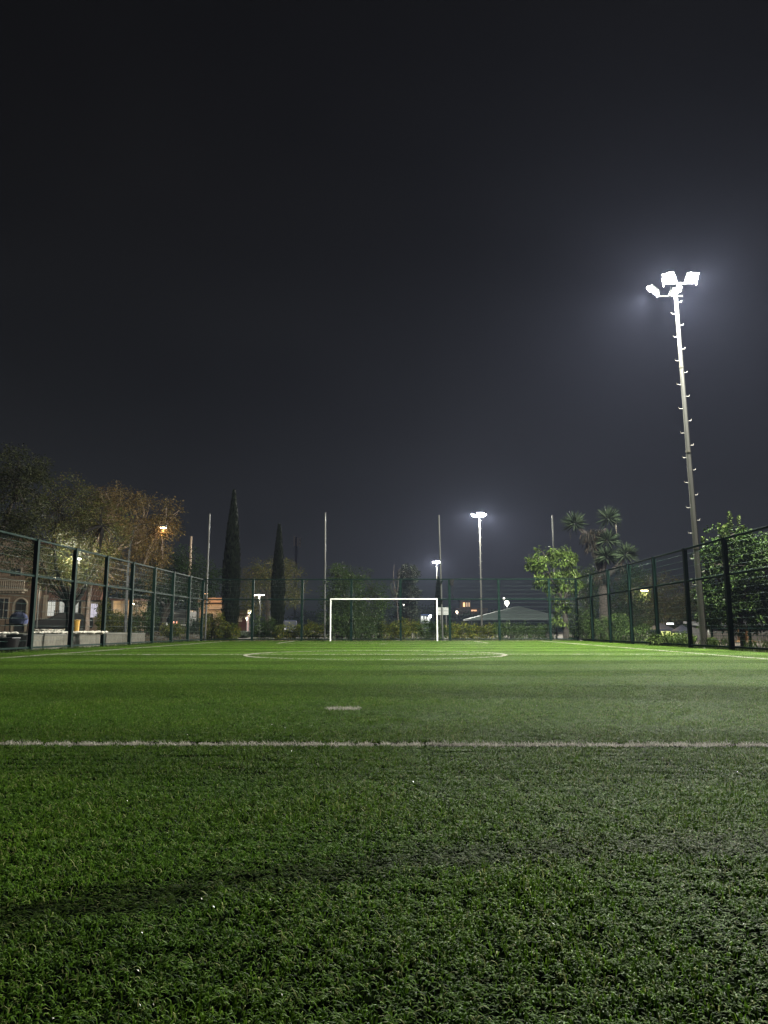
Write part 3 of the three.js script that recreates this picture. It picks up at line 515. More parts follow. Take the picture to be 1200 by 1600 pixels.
// cypresses
function cypress(label, px, pyTop, pyWide, wpx, d, seed, cols = [[0.008, 0.012, 0.006], [0.012, 0.016, 0.008], [0.005, 0.008, 0.004]]) {
  reseed(seed);
  const x = X(px, d), H = Yh(px, pyTop, d), R = wpx * d / 1164 / 2, t = thing('cypress_tree', label, 'tree', [x, 0, -d]), L = new Leaves();
  const prof = (v) => R * (v < 0.42 ? 0.88 + 0.12 * v / 0.42 : Math.pow(Math.max(0, 1 - (v - 0.42) / 0.58), 0.72)) * (1 + 0.09 * N3(v * 13, seed, 1));
  const body = new THREE.LatheGeometry(Array.from({ length: 40 }, (_, k) => new THREE.Vector2(Math.max(0.004, prof(k / 39) * 0.84), 0.35 + (H - 0.45) * k / 39)), 14);
  { const p = body.attributes.position; for (let k = 0; k < p.count; k++) { const a = Math.atan2(p.getZ(k), p.getX(k)), q = 1 + 0.14 * N3(Math.cos(a) * 2.2 + seed, p.getY(k) * 1.1, Math.sin(a) * 2.2); p.setX(k, p.getX(k) * q); p.setZ(k, p.getZ(k) * q); } body.computeVertexNormals(); }
  for (let k = 0; k < 9000; k++) {
    const v = Math.pow(rnd(), 0.85), a = rnd() * 6.283, y = 0.35 + (H - 0.5) * v, r = prof(v) * (1 + 0.14 * N3(Math.cos(a) * 2.2 + seed, y * 1.1, Math.sin(a) * 2.2)) * rr(0.78, 1.08), c = tint(cols, 0.45);
    L.add(Math.cos(a) * r, y, Math.sin(a) * r, Math.cos(a) * 0.35, 1.4, Math.sin(a) * 0.35, rr(0.16, 0.34), rr(0.03, 0.06), c, -0.05);
  }
  mesh('trunk', rod(V(0, -0.05, 0), V(0, H * 0.5, 0), 0.16, 0.05, 10), M.bark, t);
  mesh('crown', body, mat(0.010, 0.014, 0.007, 0.95, { bumpMap: rep(T_BARK, 6, 10), bumpScale: 0.03 }), t); mesh('foliage', L.build(), M_LEAF_DARK, t);
}
cypress('tallest cypress, left of the bright park lamp', 359, 767, 0, 26, 44, 31);
cypress('shorter cypress right of the bright park lamp', 433, 821, 0, 19.5, 47, 32);
cypress('narrow dark cypress beside the far floodlight mast', 685.5, 903, 0, 11, 66, 33);

// the yucca
{
  reseed(41);
  const d = 36.5, px0 = 946, x0 = X(px0, d), t = thing('yucca_tree', 'tall yucca tree with spiky leaf heads behind the right fence', 'tree', [x0, 0, -d]), P = (px, py, dz = 0) => V(X(px, d) - x0, Yh(px, py, d), dz);
  const rough = mat(0.026, 0.020, 0.0155, 0.95, { map: rep(T_STREAK, 3, 4), bumpMap: rep(T_BARK, 3, 5), bumpScale: 0.035 });
  mesh('trunk', [limb([V(0, -0.05, 0), P(946, 960), P(946, 920), P(944, 895), P(938, 868)], [0.32, 0.27, 0.24, 0.2, 0.19], 14, 0.22), limb([P(945, 905), P(960, 892, 0.3), P(975, 876, 0.4)], [0.15, 0.13, 0.09], 10, 0.2), limb([P(938, 872), P(930, 850), P(922, 835), P(912, 826)], [0.18, 0.17, 0.15, 0.09], 12, 0.25), limb([P(934, 858), P(944, 840), P(955, 826)], [0.15, 0.14, 0.09], 12, 0.25), limb([P(940, 880), P(945, 868, 0.25), P(949, 858, 0.4)], [0.13, 0.11, 0.08], 10, 0.2), limb([P(943, 898), P(945, 890, 0.3), P(947, 880, 0.5)], [0.12, 0.1, 0.08], 10, 0.2)], rough, t);
  // dead leaves hanging round the branches
  const dead = new Leaves();
  for (const [px, py, dz, r, n] of [[925, 838, 0, 0.26, 260], [934, 832, 0, 0.3, 260], [944, 832, 0, 0.3, 260], [933, 850, 0, 0.26, 260], [950, 868, 0.3, 0.25, 160], [944, 900, 0.1, 0.26, 200], [972, 885, 0.3, 0.2, 140]])
    for (let k = 0; k < n; k++) { const a = rnd() * 6.28, q = r * rr(0.5, 1.1), p = P(px, py, dz), v = rr(0.6, 1.3), brown = rnd() < 0.3; dead.add(p.x + Math.cos(a) * q + rr(-0.12, 0.12), p.y + rr(-0.2, 0.2), p.z + Math.sin(a) * q, Math.cos(a) * 0.5, -1.1, Math.sin(a) * 0.5, rr(0.25, 0.5), 0.035, brown ? [0.022 * v, 0.017 * v, 0.011 * v] : [0.006 * v, 0.007 * v, 0.006 * v], 0.05); }
  mesh('dead_leaves', dead.build(), M_LEAF_DARK, t);
  for (const [px, py, dz, R, tx] of [[905, 818, 0, 0.62, -0.7], [959, 810, 0, 0.62, 0.25], [952, 846, 0.45, 0.6, 0.1], [947, 872, 0.6, 0.6, -0.1], [979, 868, 0.45, 0.6, 0.45]]) {
    const L = new Leaves(), c = P(px, py, dz);
    for (let k = 0; k < 110; k++) {
      const v = Math.acos(1 - 1.72 * (k + 0.5) / 110), a = k * 2.39996, s = Math.sin(v), g = tint([[0.018, 0.027, 0.014], [0.026, 0.037, 0.019], [0.012, 0.019, 0.010]], 0.25);
      L.add(c.x + s * Math.cos(a) * 0.05, c.y + Math.cos(v) * 0.05, c.z + s * Math.sin(a) * 0.05, s * Math.cos(a) + tx * 0.5, Math.cos(v) + 0.08, s * Math.sin(a) + 0.1, R * rr(1.0, 1.25), 0.07, g, 0.05);
    }
    mesh('leaf_head', L.build(), M_LEAF_DARK, t);
  }
  const hang = new Leaves();
  for (const [px, py, dz, len] of [[966, 818, 0.4, 0.62], [967, 812, 0.4, 0.5], [897, 826, 0.2, 0.55], [898, 832, 0.2, 0.5]]) { const p = P(px, py, dz); hang.add(p.x, p.y, p.z, px > 940 ? 0.03 : -0.25, -1, 0.1, len, 0.08, [0.07, 0.063, 0.048], 0); }
  mesh('hanging_leaf', hang.build(), M_LEAF, t);
}

// ---------------------------------------------------------------- shrubs and hedges
const SH = 'shrub', HEDGE = GOLD;
shrub('shrub', 'golden shrub at the left corner of the far fence', 317, 350, 958, 38.4, GOLD, { dens: 1.3 });
shrub('shrub', 'low green-gold shrub right of the corner shrub before the tallest cypress', 341, 373, 971, 37.8, GOLD, { dens: 1.3 });
shrub('shrub', 'straggly shrub below the bright park lamp', 397, 432, 964, 40.5, MID);
shrub('hedge', 'clipped low hedge piece before the shorter cypress', 430, 468, 974, 40.5, GOLD, { dens: 1.2 });
shrub('hedge', 'clipped low hedge piece between the shorter cypress and the net pole', 466, 509, 972, 40, GOLD, { dens: 1.2 });
shrub('shrub', 'leafy shrub just behind the left goalpost', 512, 548, 957, 38.2, MID, { dens: 1.2 });
shrub('shrub', 'wide dark shrub behind the left half of the goal', 546, 594, 963, 38, MID, { dens: 1.2 });
shrub('shrub', 'low golden shrub behind the middle of the goal', 590, 624, 972, 38.2, GOLD, { dens: 1.2 });
shrub('shrub', 'shrub behind the right half of the goal', 620, 657, 967, 38, GOLD, { dens: 1.2 });
shrub('shrub', 'dark green shrub just behind the right goalpost', 654, 694, 968, 38, MID, { dens: 1.2 });
shrub('hedge', 'golden topped hedge piece under the notice board', 696, 735, 972, 38.6, GOLD, { dens: 1.2 });
shrub('hedge', 'hedge piece in front of the middle floodlight mast', 733, 772, 975, 38.6, GOLD, { dens: 1.2 });
shrub('hedge', 'dark hedge piece under the left half of the canopy', 770, 816, 972, 38.8, MID, { dens: 1.2 });
shrub('hedge', 'dark hedge piece under the right half of the canopy', 813, 866, 974, 38.8, MID, { dens: 1.2 });
shrub('shrub', 'small bush right of the lime tree trunk', 888, 907, 976, 37.2, MID);
shrub('shrub', 'tall bush inside the right corner behind the fence', 904, 927, 950, 36, MID, { dens: 1.1 });
shrub('shrub', 'bush at the foot of the yucca', 922, 956, 962, 33.8, MID, { dens: 1.0 });
shrub('shrub', 'bush right of the yucca trunk', 954, 985, 958, 34, MID, { dens: 1.0 });
shrub('shrub', 'loose bush behind the right fence between yucca and canopies', 982, 1016, 972, 31.5, MID, { dens: 0.8 });
shrub('shrub', 'low ferny bush left of the tallest floodlight mast', 1018, 1078, 990, 25.5, LIME.map((c) => c.map((v) => v * 0.6)), { dens: 1.1 });
shrub('shrub', 'small plant at the foot of the tallest floodlight mast', 1102, 1113, 1000, 23, LIME.map((c) => c.map((v) => v * 0.6)), {});
shrub('topiary', 'tall sloping clipped bush behind the left fence', 153, 186, 934, 39, GOLD, { y: 0.36, dens: 1.3, category: 'shrub', shape: (f) => (f < 0 ? 1 : 0.72) });
shrub('hedge', 'low clipped hedge right of the sloping bush', 180, 212, 958, 39, GOLD, { y: 0.36, dens: 1.2 });
shrub('shrub', 'green bush in the left garden beside the dark tree', 209, 244, 944, 36.5, MID, { y: 0.36, dens: 1.0 });
shrub('shrub', 'small round bush near the far end of the left fence', 252, 286, 974, 36.5, GOLD, { y: 0.2, dens: 1.0 });
shrub('shrub', 'dark bush beside the left corner post', 292, 314, 962, 44, DEEP, { y: 0.3 });
// agave
{
  reseed(61); const d = 38.8, t = thing('agave_plant', 'grey agave rosette right of the low shrub at the far fence', 'agave', [X(380, d), 0, -d]), L = new Leaves();
  for (let k = 0; k < 70; k++) { const v = Math.acos(1 - (k + 0.5) / 70), a = k * 2.4, s = Math.sin(v), q = rr(0.85, 1.15); L.add(0, 0.1, 0, s * Math.cos(a), Math.cos(v) + 0.15, s * Math.sin(a), 0.5 * q, 0.06, [0.10 * q, 0.12 * q, 0.085 * q], 0.02); }
  mesh('leaves', L.build(), M_GLOSS, t);
}
// grass and weeds that nobody could count along the fences
{
  reseed(71); const L = new Leaves();
  const tuft = (x, z, h, n, c) => { for (let k = 0; k < n; k++) { const a = rnd() * 6.28; L.add(x + rr(-0.08, 0.08), -0.02, z + rr(-0.08, 0.08), Math.cos(a) * 0.45, 1, Math.sin(a) * 0.45, h * rr(0.5, 1.2), 0.012, tint(c, 0.4), 0.15); } };
  for (let k = 0; k < 420; k++) { const z = -rr(14, 36); tuft(XL + 0.0 + rr(-0.3, 0.25), z, 0.11, 12, MID); }
  for (let k = 0; k < 300; k++) { const x = rr(XL, XR); tuft(x, -FAR - rr(0.05, 1.3), 0.12, 12, k % 3 ? OLIVE : MID); }
  for (let k = 0; k < 380; k++) { const z = -rr(17, 36); tuft(XR + rr(0.0, 0.5), z, k % 9 ? 0.13 : 0.5, 14, MID); }
  const o = struct('weeds', L.build(), M_LEAF); o.userData.kind = 'stuff'; o.userData.label = 'thin grass and weeds growing along the foot of the fences';
}
// dry leaves on the bare soil in the left garden
{
  reseed(72); const L = new Leaves();
  for (let k = 0; k < 5000; k++) { const x = rr(-20, -9.6), z = -rr(31.5, 46), y = -0.02 + THREE.MathUtils.smoothstep(-x, 9.9, 12.6) * 0.36 + 0.03; L.add(x, y, z, rr(-1, 1), rr(0, 0.5), rr(-1, 1), 0.09, 0.05, tint([[0.14, 0.10, 0.06], [0.10, 0.075, 0.045], [0.08, 0.08, 0.03]], 0.4), 0.1); }
  for (let k = 0; k < 1600; k++) { const x = rr(-9, 9.3), z = -rr(36.6, 41); L.add(x, 0.0, z, rr(-1, 1), rr(0, 0.5), rr(-1, 1), 0.09, 0.05, tint([[0.14, 0.10, 0.06], [0.10, 0.075, 0.045], [0.08, 0.08, 0.03]], 0.4), 0.1); }
  const o = struct('fallen_leaves', L.build(), M_LEAF_DARK); o.userData.kind = 'stuff'; o.userData.label = 'dry fallen leaves on the bare soil beyond the fences';
}
// the far wood that reads as one dark mass
{
  reseed(73); const blobs = [];
  for (let px = 470; px < 1000; px += 9) { const d = 150 + 20 * N3(px * 0.03, 1, 1), py = 958 + 7 * N3(px * 0.045, 4, 2) - (px > 575 && px < 690 ? 8 : 0), h = Yh(px, py, d); blobs.push([X(px, d), h * 0.5, -d, 3.2, h * 0.56, 3, 40]); }
  for (let px = -60; px < 330; px += 14) { const d = 125, h = Yh(px, 915 + 20 * N3(px * 0.03, 8, 2), d); blobs.push([X(px, d), h * 0.5, -d, 3.6, h * 0.56, 3, 50]); }
  for (let px = 990; px < 1300; px += 14) { const d = 95, h = Yh(px, 940 + 14 * N3(px * 0.03, 8, 2), d); blobs.push([X(px, d), h * 0.5, -d, 2.8, h * 0.56, 2.4, 40]); }
  const { geo } = crown(blobs, { per: 16, spread: 0.8, len: 0.5, wid: 0.28, cols: DEEP, thin: -0.6 });
  const o = struct('far_wood', geo, M_LEAF_DARK); o.userData.kind = 'stuff'; o.userData.label = 'dark line of far trees along the horizon';
}

// ---------------------------------------------------------------- left street side
const Y1 = 0.36;
// low concrete retaining wall behind the left fence
{
  const x = -10.15, t = thing('retaining_wall', 'low streaked concrete retaining wall behind the left fence', 'wall', [x, 0, -8]);
  for (let k = 0; k < 9; k++) mesh('panel', rbox(0.22, 0.44, 2.585, 0.012, 0, 0.16, -(k * 2.6 + 1.3)), M.concrete, t);
  mesh('coping', [rbox(0.27, 0.045, 23.4, 0.01, -0.01, 0.4, -11.7)], mat(0.15, 0.145, 0.125, 0.9, { map: rep(T_BLOTCH, 1, 9), bumpMap: T_FINE, bumpScale: 0.005 }), t);
}
{
  const g = new THREE.PlaneGeometry(34, 25, 40, 30).rotateX(-Math.PI / 2), p = g.attributes.position, uv = g.attributes.uv;
  for (let k = 0; k < p.count; k++) { const X0 = p.getX(k) - 27.28, Z0 = p.getZ(k) - 19.6; p.setXYZ(k, X0, 0.39 + 0.03 * N3(X0 * 0.5, 2, Z0 * 0.5) + 0.02, Z0); uv.setXY(k, X0 / 2, Z0 / 2); }
  g.computeVertexNormals(); struct('garden_bed', g, M.soil);
}
// pebbles along the beds
{
  reseed(81); const list = [];
  const kerb = thing('kerb_strip', 'pale kerb strip edging the garden bed before the car', 'kerb', [X(20, 27), 0.40, -27]);
  { const a = V(-0.0, 0, 0), b = V(X(205, 30.5) - X(20, 27), 0, -3.5); mesh('kerb', [rod(a, b, 0.05, 0.05, 6)], M.concrete, kerb); }
  const base = new THREE.IcosahedronGeometry(0.045, 1), p = base.attributes.position;
  for (let k = 0; k < p.count; k++) { const q = 1 + 0.25 * N3(p.getX(k) * 30, p.getY(k) * 30, p.getZ(k) * 30); p.setXYZ(k, p.getX(k) * q, p.getY(k) * q * 0.7, p.getZ(k) * q); }
  base.computeVertexNormals();
  for (let k = 0; k < 900; k++) {
    const row = k % 3, f = rnd(), px = row === 0 ? 52 + 55 * f : row === 1 ? 52 + 110 * f : 118 + 50 * f, d = (row === 0 ? 28.6 : row === 1 ? 24.5 : 28.5) + rr(-0.25, 0.25);
    list.push([X(px, d), 0.445 + (row === 0 ? rr(0, 0.10) : rr(0, 0.03)), -d]);
  }
  for (let k = 0; k < 90; k++) { const px = -10 + 38 * rnd(), d = 23.5 + rr(-0.15, 0.15); list.push([X(px, d), 0.44 + rr(0, 0.02), -d]); }
  const im = new THREE.InstancedMesh(base, mat(0.62, 0.58, 0.5, 0.8), list.length); im.name = 'white_pebbles'; im.userData = { kind: 'stuff', label: 'white pebbles edging the garden beds behind the left fence' };
  list.forEach(([x, y, z], k) => { const s = rr(0.6, 1.5); im.setMatrixAt(k, new THREE.Matrix4().compose(V(x, y, z), new THREE.Quaternion().setFromEuler(new THREE.Euler(0, rnd() * 6, 0)), V(s, s, s))); });
  scene.add(im);
}
// dark planters before the wall
for (const [px0, px1, py, d, label] of [[9, 34, 992, 19.6, 'taller dark tapered planter at the foot of the left fence'], [-14, 18, 997, 18.9, 'lower dark planter at the left picture edge']]) {
  const x0 = X(px0, d), x1 = X(px1, d), h = Yh(0, py, d), w = x1 - x0, t = thing('planter', label, 'planter', [(x0 + x1) / 2, 0, -d - 0.25], 0.1);
  const g = new THREE.CylinderGeometry(w * 0.72, w * 0.58, h + 0.03, 4, 1).rotateY(Math.PI / 4).translate(0, h / 2 - 0.015, 0);
  mesh('pot', g, new THREE.MeshPhysicalMaterial({ color: new THREE.Color().setRGB(0.006, 0.006, 0.006), roughness: 0.8, specularIntensity: 0.1 }), t); mesh('rim', [rbox(w * 1.04, 0.035, 0.05, 0.01, 0, h, w * 0.49), rbox(w * 1.04, 0.035, 0.05, 0.01, 0, h, -w * 0.49), rbox(0.05, 0.035, w * 0.94, 0.01, w * 0.495, h, 0), rbox(0.05, 0.035, w * 0.94, 0.01, -w * 0.495, h, 0)], M.dark, t);
  mesh('earth', box(w * 0.96, 0.02, w * 0.92, 0, h - 0.02, 0), M.soil, t);
}
// garden chair with a blue striped back
{
  const d = 29, t = thing('garden_chair', 'dark metal garden chair with a rounded blue striped back', 'chair', [X(27, d), 0.40, -d], 0.15);
  const back = new THREE.SphereGeometry(0.36, 24, 14, 0, Math.PI * 2, 0, Math.PI * 0.62).scale(1.0, 0.95, 0.42).translate(0, 0.52, -0.08);
  mesh('back_cushion', back, mat(0.075, 0.09, 0.19, 0.9, { bumpMap: T_FINE, bumpScale: 0.004 }), t);
  const stripes = []; for (let k = -3; k <= 3; k++) { const pts = []; for (let a = 0.1; a < 1.75; a += 0.2) { const tx = 0.365 * Math.cos(k * 0.19 + 1.57) * 1.0, y = 0.35 * Math.sin(1.57 - Math.abs(a - 0.3) * 0.55); pts.push(V(-tx + (a - 0.9) * 0.1, 0.52 + y * 0.93 * Math.sqrt(Math.max(0, 1 - (tx / 0.37) ** 2)), -0.08 + 0.155 * Math.sin(a * 0.95) * Math.sqrt(Math.max(0.05, 1 - (tx / 0.37) ** 2)))); } stripes.push(limb(pts, [0.006, 0.006], 5)); }
  mesh('stripe', stripes, mat(0.35, 0.38, 0.55, 0.85), t);
  mesh('seat', rbox(0.66, 0.05, 0.5, 0.02, 0, 0.36, 0.16), M.dark, t);
  for (const s of [-1, 1]) {
    mesh('leg', limb([V(s * 0.33, 0, 0.4), V(s * 0.33, 0.56, 0.38)], [0.016, 0.016], 6), M.black, t);
    mesh('leg', limb([V(s * 0.33, 0, -0.12), V(s * 0.33, 0.56, -0.1)], [0.016, 0.016], 6), M.black, t);
    mesh('armrest', rbox(0.045, 0.03, 0.56, 0.01, s * 0.33, 0.58, 0.14), M.black, t);
  }
}
// houses across the street; the facade looks along +z in its own axes
const W_BROWN = mat(0.20, 0.135, 0.085, 0.9, { map: rep(T_BLOTCH, 2, 1), bumpMap: T_FINE, bumpScale: 0.006 }), W_TAN = mat(0.33, 0.235, 0.165, 0.9, { map: rep(T_BLOTCH, 2, 1), bumpMap: T_FINE, bumpScale: 0.006 }), W_CREAM = mat(0.42, 0.35, 0.26, 0.85, { map: T_BLOTCH }), GLASS = mat(0.02, 0.022, 0.025, 0.12), CURTAIN_GLOW = glow(0.62, 0.66, 0.62, 0.45), IRON = mat(0.015, 0.013, 0.012, 0.6);  // the curtain material glows: lamplight on the cloth put in as emission
function windowPart(house, x, y, z, w, h, o = {}) {
  const f = mesh('window', [box(w + 0.16, 0.09, 0.1, x, y + h / 2 + 0.04, z + 0.05), box(w + 0.2, 0.08, 0.16, x, y - h / 2 - 0.04, z + 0.07), box(0.08, h, 0.1, x - w / 2 - 0.04, y, z + 0.05), box(0.08, h, 0.1, x + w / 2 + 0.04, y, z + 0.05), box(0.04, h, 0.05, x, y, z + 0.03)], o.frame ?? W_CREAM, house);
  mesh('pane', box(w, h, 0.02, x, y, z + 0.012), o.pane ?? GLASS, f);
  if (o.curtain) { const g = new THREE.PlaneGeometry(w * (o.part ?? 1), h * 0.97, 40, 1), p = g.attributes.position; for (let k = 0; k < p.count; k++) p.setZ(k, 0.02 * Math.sin(p.getX(k) * 34) + 0.012 * Math.sin(p.getX(k) * 81)); g.translate(x + (o.shift ?? 0), y, z + 0.055); g.computeVertexNormals(); mesh('curtain', g, o.curtain, f); }
  if (o.grille) { const bars = []; for (let s = -w / 2 + 0.08; s < w / 2; s += 0.14) bars.push(rod(V(x + s, y - h / 2, z + 0.13), V(x + s, y + h / 2, z + 0.13), 0.012, 0.012, 5)); bars.push(box(w, 0.03, 0.02, x, y + h * 0.25, z + 0.13), box(w, 0.03, 0.02, x, y - h * 0.25, z + 0.13)); mesh('grille', bars, IRON, f); }
  return f;
}
{ // brown house with an arched doorway and a balustraded balcony
  const d = 64, x0 = X(20, d), s = d / 1164, L = (px) => (px - 20) * s, H = (py) => Yh(20, py, d) - Y1, t = thing('house', 'brown house with an arched doorway and a balustraded balcony at the left edge', 'house', [x0, Y1, -d], 0.12);
  const arch = new THREE.Shape(), xl = L(-90), xr = L(50), top = H(900);
  arch.moveTo(xl, -0.1); arch.lineTo(xr, -0.1); arch.lineTo(xr, top); arch.lineTo(xl, top);
  const hole = new THREE.Path(), a0 = L(20), a1 = L(38), ay = H(945), ac = (a0 + a1) / 2, ar = (a1 - a0) / 2;
  hole.moveTo(a0, 0); hole.lineTo(a0, ay); hole.absarc(ac, ay, ar, Math.PI, 0, true); hole.lineTo(a1, 0); hole.lineTo(a0, 0); arch.holes.push(hole);
  mesh('wall', new THREE.ExtrudeGeometry(arch, { depth: 0.3, bevelEnabled: false }).translate(0, 0, -0.3), W_BROWN, t);
  mesh('wall', [box(0.3, top, 7, xr - 0.15, top / 2, -3.82)], W_BROWN, t);
  mesh('door', [box(ar * 2 - 0.02, ay + ar, 0.08, ac, (ay + ar) / 2, -0.26), box(0.04, ay + ar, 0.03, ac, (ay + ar) / 2, -0.2)], mat(0.012, 0.010, 0.009, 0.5), t);
  const ring = []; for (let k = 0; k <= 12; k++) { const a = Math.PI - k * Math.PI / 12; ring.push(V(ac + Math.cos(a) * (ar + 0.07), ay + Math.sin(a) * (ar + 0.07), 0.04)); }
  mesh('door_surround', [limb(ring, [0.08, 0.08], 8), box(0.14, ay, 0.1, a0 - 0.07, ay / 2, 0.05), box(0.14, ay, 0.1, a1 + 0.07, ay / 2, 0.05)], W_CREAM, t);
  windowPart(t, L(4), H(951), 0, 0.75, 1.75, { grille: true }); windowPart(t, L(-22), H(951), 0, 0.75, 1.75, { grille: true });
  mesh('balcony', [box(L(38) - L(-60), 0.18, 0.9, (L(38) + L(-60)) / 2, H(922.5), 0.45), box(L(38) - L(-60), 0.09, 0.14, (L(38) + L(-60)) / 2, H(908), 0.8)], W_CREAM, t);
  for (let px = -56; px < 38; px += 3.1) mesh('baluster', new THREE.LatheGeometry([[0.035, 0], [0.05, 0.05], [0.035, 0.2], [0.06, 0.4], [0.035, 0.62], [0.05, 0.7]].map(([r, y]) => new THREE.Vector2(r, y)), 8).translate(L(px), H(921), 0.8), W_CREAM, t);
  for (let px = -50; px < 36; px += 4.6) mesh('corbel', box(0.1, 0.16, 0.55, L(px), H(925.5), 0.28), W_CREAM, t);
  mesh('wall', [box(L(34) - L(-90), 3.2, 4, (L(34) + L(-90)) / 2, top + 1.6, -3.2)], W_TAN, t);
  mesh('roof', [box(L(38) - L(-92), 0.16, 5, (L(38) + L(-92)) / 2, top + 3.28, -3.0)], mat(0.16, 0.075, 0.05, 0.9), t);
  windowPart(t, L(10), H(908) + 0.55, -1.2, 0.9, 1.3, {});
}
{ // tan house with a sloped tiled upper storey and curtains that glow in place of lamplight
  const d = 66, x0 = X(105, d), s = d / 1164, L = (px) => (px - 105) * s, H = (py) => Yh(105, py, d) - Y1, t = thing('house', 'tan house with a sloped tiled upper front and white curtains behind the black car', 'house', [x0, Y1, -d], -0.05);
  const xl = L(69), xr = L(160), eave = H(938);
  mesh('wall', [box(xr - xl, eave, 0.3, (xl + xr) / 2, eave / 2, -0.15)], W_TAN, t);
  mesh('wall', [box(0.9, H(908), 6, xl - 0.45, H(908) / 2, -2.7)], mat(0.16, 0.105, 0.075, 0.9, { map: T_BLOTCH }), t);
  mesh('pillar', box(0.28, H(930), 0.4, xl + 0.02, H(930) / 2, 0.21), W_CREAM, t);
  const sl = H(907) - eave, back = 1.15, len = Math.hypot(sl, back), ang = Math.atan2(back, sl);
  const tiles = []; let row = 0;
  for (let v = 0.1; v < len; v += 0.24, row++) for (let u = xl + 0.12; u < xr; u += 0.24) mesh === 0 || tiles.push(new THREE.CylinderGeometry(0.10, 0.115, 0.27, 6, 1, true, -1.57, 3.14).rotateX(-ang).translate(u, eave + Math.cos(ang) * v, 0.12 - Math.sin(ang) * v));
  const rf = mesh('roof', [box(xr - xl, len, 0.12, 0, 0, 0, 0, -ang).translate((xl + xr) / 2, eave + sl / 2, -back / 2 - 0.02)], mat(0.20, 0.10, 0.065, 0.85, { side: THREE.DoubleSide }), t);
  const tl = mesh('tiles', tiles, mat(0.24, 0.12, 0.078, 0.85, { side: THREE.DoubleSide, map: T_BLOTCH }), rf); tl.userData.kind = 'stuff';
  mesh('gutter', box(xr - xl, 0.1, 0.14, (xl + xr) / 2, eave - 0.06, 0.12), IRON, t);
  windowPart(t, L(77.5), H(950), 0, 0.75, 1.45, { curtain: CURTAIN_GLOW, pane: GLASS }); windowPart(t, L(96), H(948), 0, 0.75, 1.2, { curtain: CURTAIN_GLOW, part: 0.62, shift: -0.1 }); windowPart(t, L(121), H(948), 0, 0.55, 1.2, { curtain: CURTAIN_GLOW, part: 0.4, shift: -0.12 });
  mesh('door', box(0.62, 1.9, 0.06, L(87), 0.95, 0.03), mat(0.04, 0.05, 0.05, 0.5), t);
  const lit = windowPart(t, L(147), H(954), 0, 0.62, 1.25, { curtain: glow(0.6, 0.56, 0.85, 0.45), pane: GLASS });
}
const CARGLASS = new THREE.MeshPhysicalMaterial({ color: new THREE.Color().setRGB(0.006, 0.007, 0.008), roughness: 0.25, specularIntensity: 0.35 });
// black car seen from its front left
{
  const d = 59, t = thing('parked_car', 'black car parked in front of the tan house', 'car', [X(98, d), 0.41, -d], 0.42);
  const prof = new THREE.Shape(); [[-2.1, 0.32], [-2.14, 0.62], [-2.0, 0.78], [-1.1, 0.92], [-0.35, 1.36], [0.3, 1.45], [1.0, 1.40], [1.75, 1.06], [2.1, 0.98], [2.16, 0.6], [2.08, 0.32]].forEach(([x, y], i) => (i ? prof.lineTo(x, y) : prof.moveTo(x, y)));
  const paint = new THREE.MeshPhysicalMaterial({ roughness: 0.35, specularIntensity: 0.25, clearcoat: 0.1, clearcoatRoughness: 0.05 }); paint.color.setRGB(0.006, 0.006, 0.007);
  mesh('body', new THREE.ExtrudeGeometry(prof, { depth: 1.56, bevelEnabled: true, bevelSize: 0.08, bevelThickness: 0.09, bevelSegments: 3 }).translate(0, 0, -0.78), paint, t);
  const glassSide = (z) => { const g = new THREE.Shape(); [[-0.85, 0.98], [-0.3, 1.3], [0.3, 1.38], [0.95, 1.33], [1.5, 1.04]].forEach(([x, y], i) => (i ? g.lineTo(x, y) : g.moveTo(x, y))); return new THREE.ExtrudeGeometry(g, { depth: 0.012, bevelEnabled: false }).translate(0, 0, z); };
  for (const z of [0.872, -0.884]) mesh('side_window', glassSide(z), CARGLASS, t);
  mesh('windscreen', box(0.9, 0.02, 1.4, -0.76, 1.2, 0, 0, 0, 0.53), CARGLASS, t);
  for (const [x, z] of [[-1.35, 0.78], [1.35, 0.78], [-1.35, -0.78], [1.35, -0.78]]) {
    const w = mesh('wheel', new THREE.TorusGeometry(0.25, 0.085, 10, 20).translate(x, 0.33, z), mat(0.012, 0.012, 0.012, 0.9), t);
    mesh('rim', new THREE.CylinderGeometry(0.2, 0.2, 0.1, 14).rotateX(Math.PI / 2).translate(x, 0.33, z + Math.sign(z) * 0.02), M.galv, w);
  }
  for (const z of [0.62, -0.62]) mesh('headlight', rbox(0.14, 0.13, 0.36, 0.04, -2.16, 0.72, z), mat(0.5, 0.5, 0.5, 0.15), t);
  mesh('number_plate', rbox(0.02, 0.12, 0.45, 0.006, -2.235, 0.5, 0), mat(0.5, 0.5, 0.48, 0.5), t);
  mesh('grille', rbox(0.03, 0.14, 0.9, 0.01, -2.215, 0.66, 0), M.dark, t);
  for (const z of [0.98, -0.98]) mesh('mirror', rbox(0.12, 0.12, 0.2, 0.04, -0.75, 1.02, z), paint, t);
}
// yellow bin
{
  const d = 45, t = thing('waste_bin', 'small yellow bin with a lid beside the pale trunk', 'bin', [X(119.5, d), 0.38, -d]), y = mat(0.62, 0.34, 0.035, 0.5);
  mesh('body', new THREE.CylinderGeometry(0.19, 0.155, 0.72, 4, 1).rotateY(Math.PI / 4).translate(0, 0.36, 0), y, t); mesh('lid', rbox(0.33, 0.06, 0.33, 0.02, 0, 0.745, 0), y, t); mesh('handle', rbox(0.1, 0.03, 0.05, 0.01, 0, 0.785, 0), y, t);
}
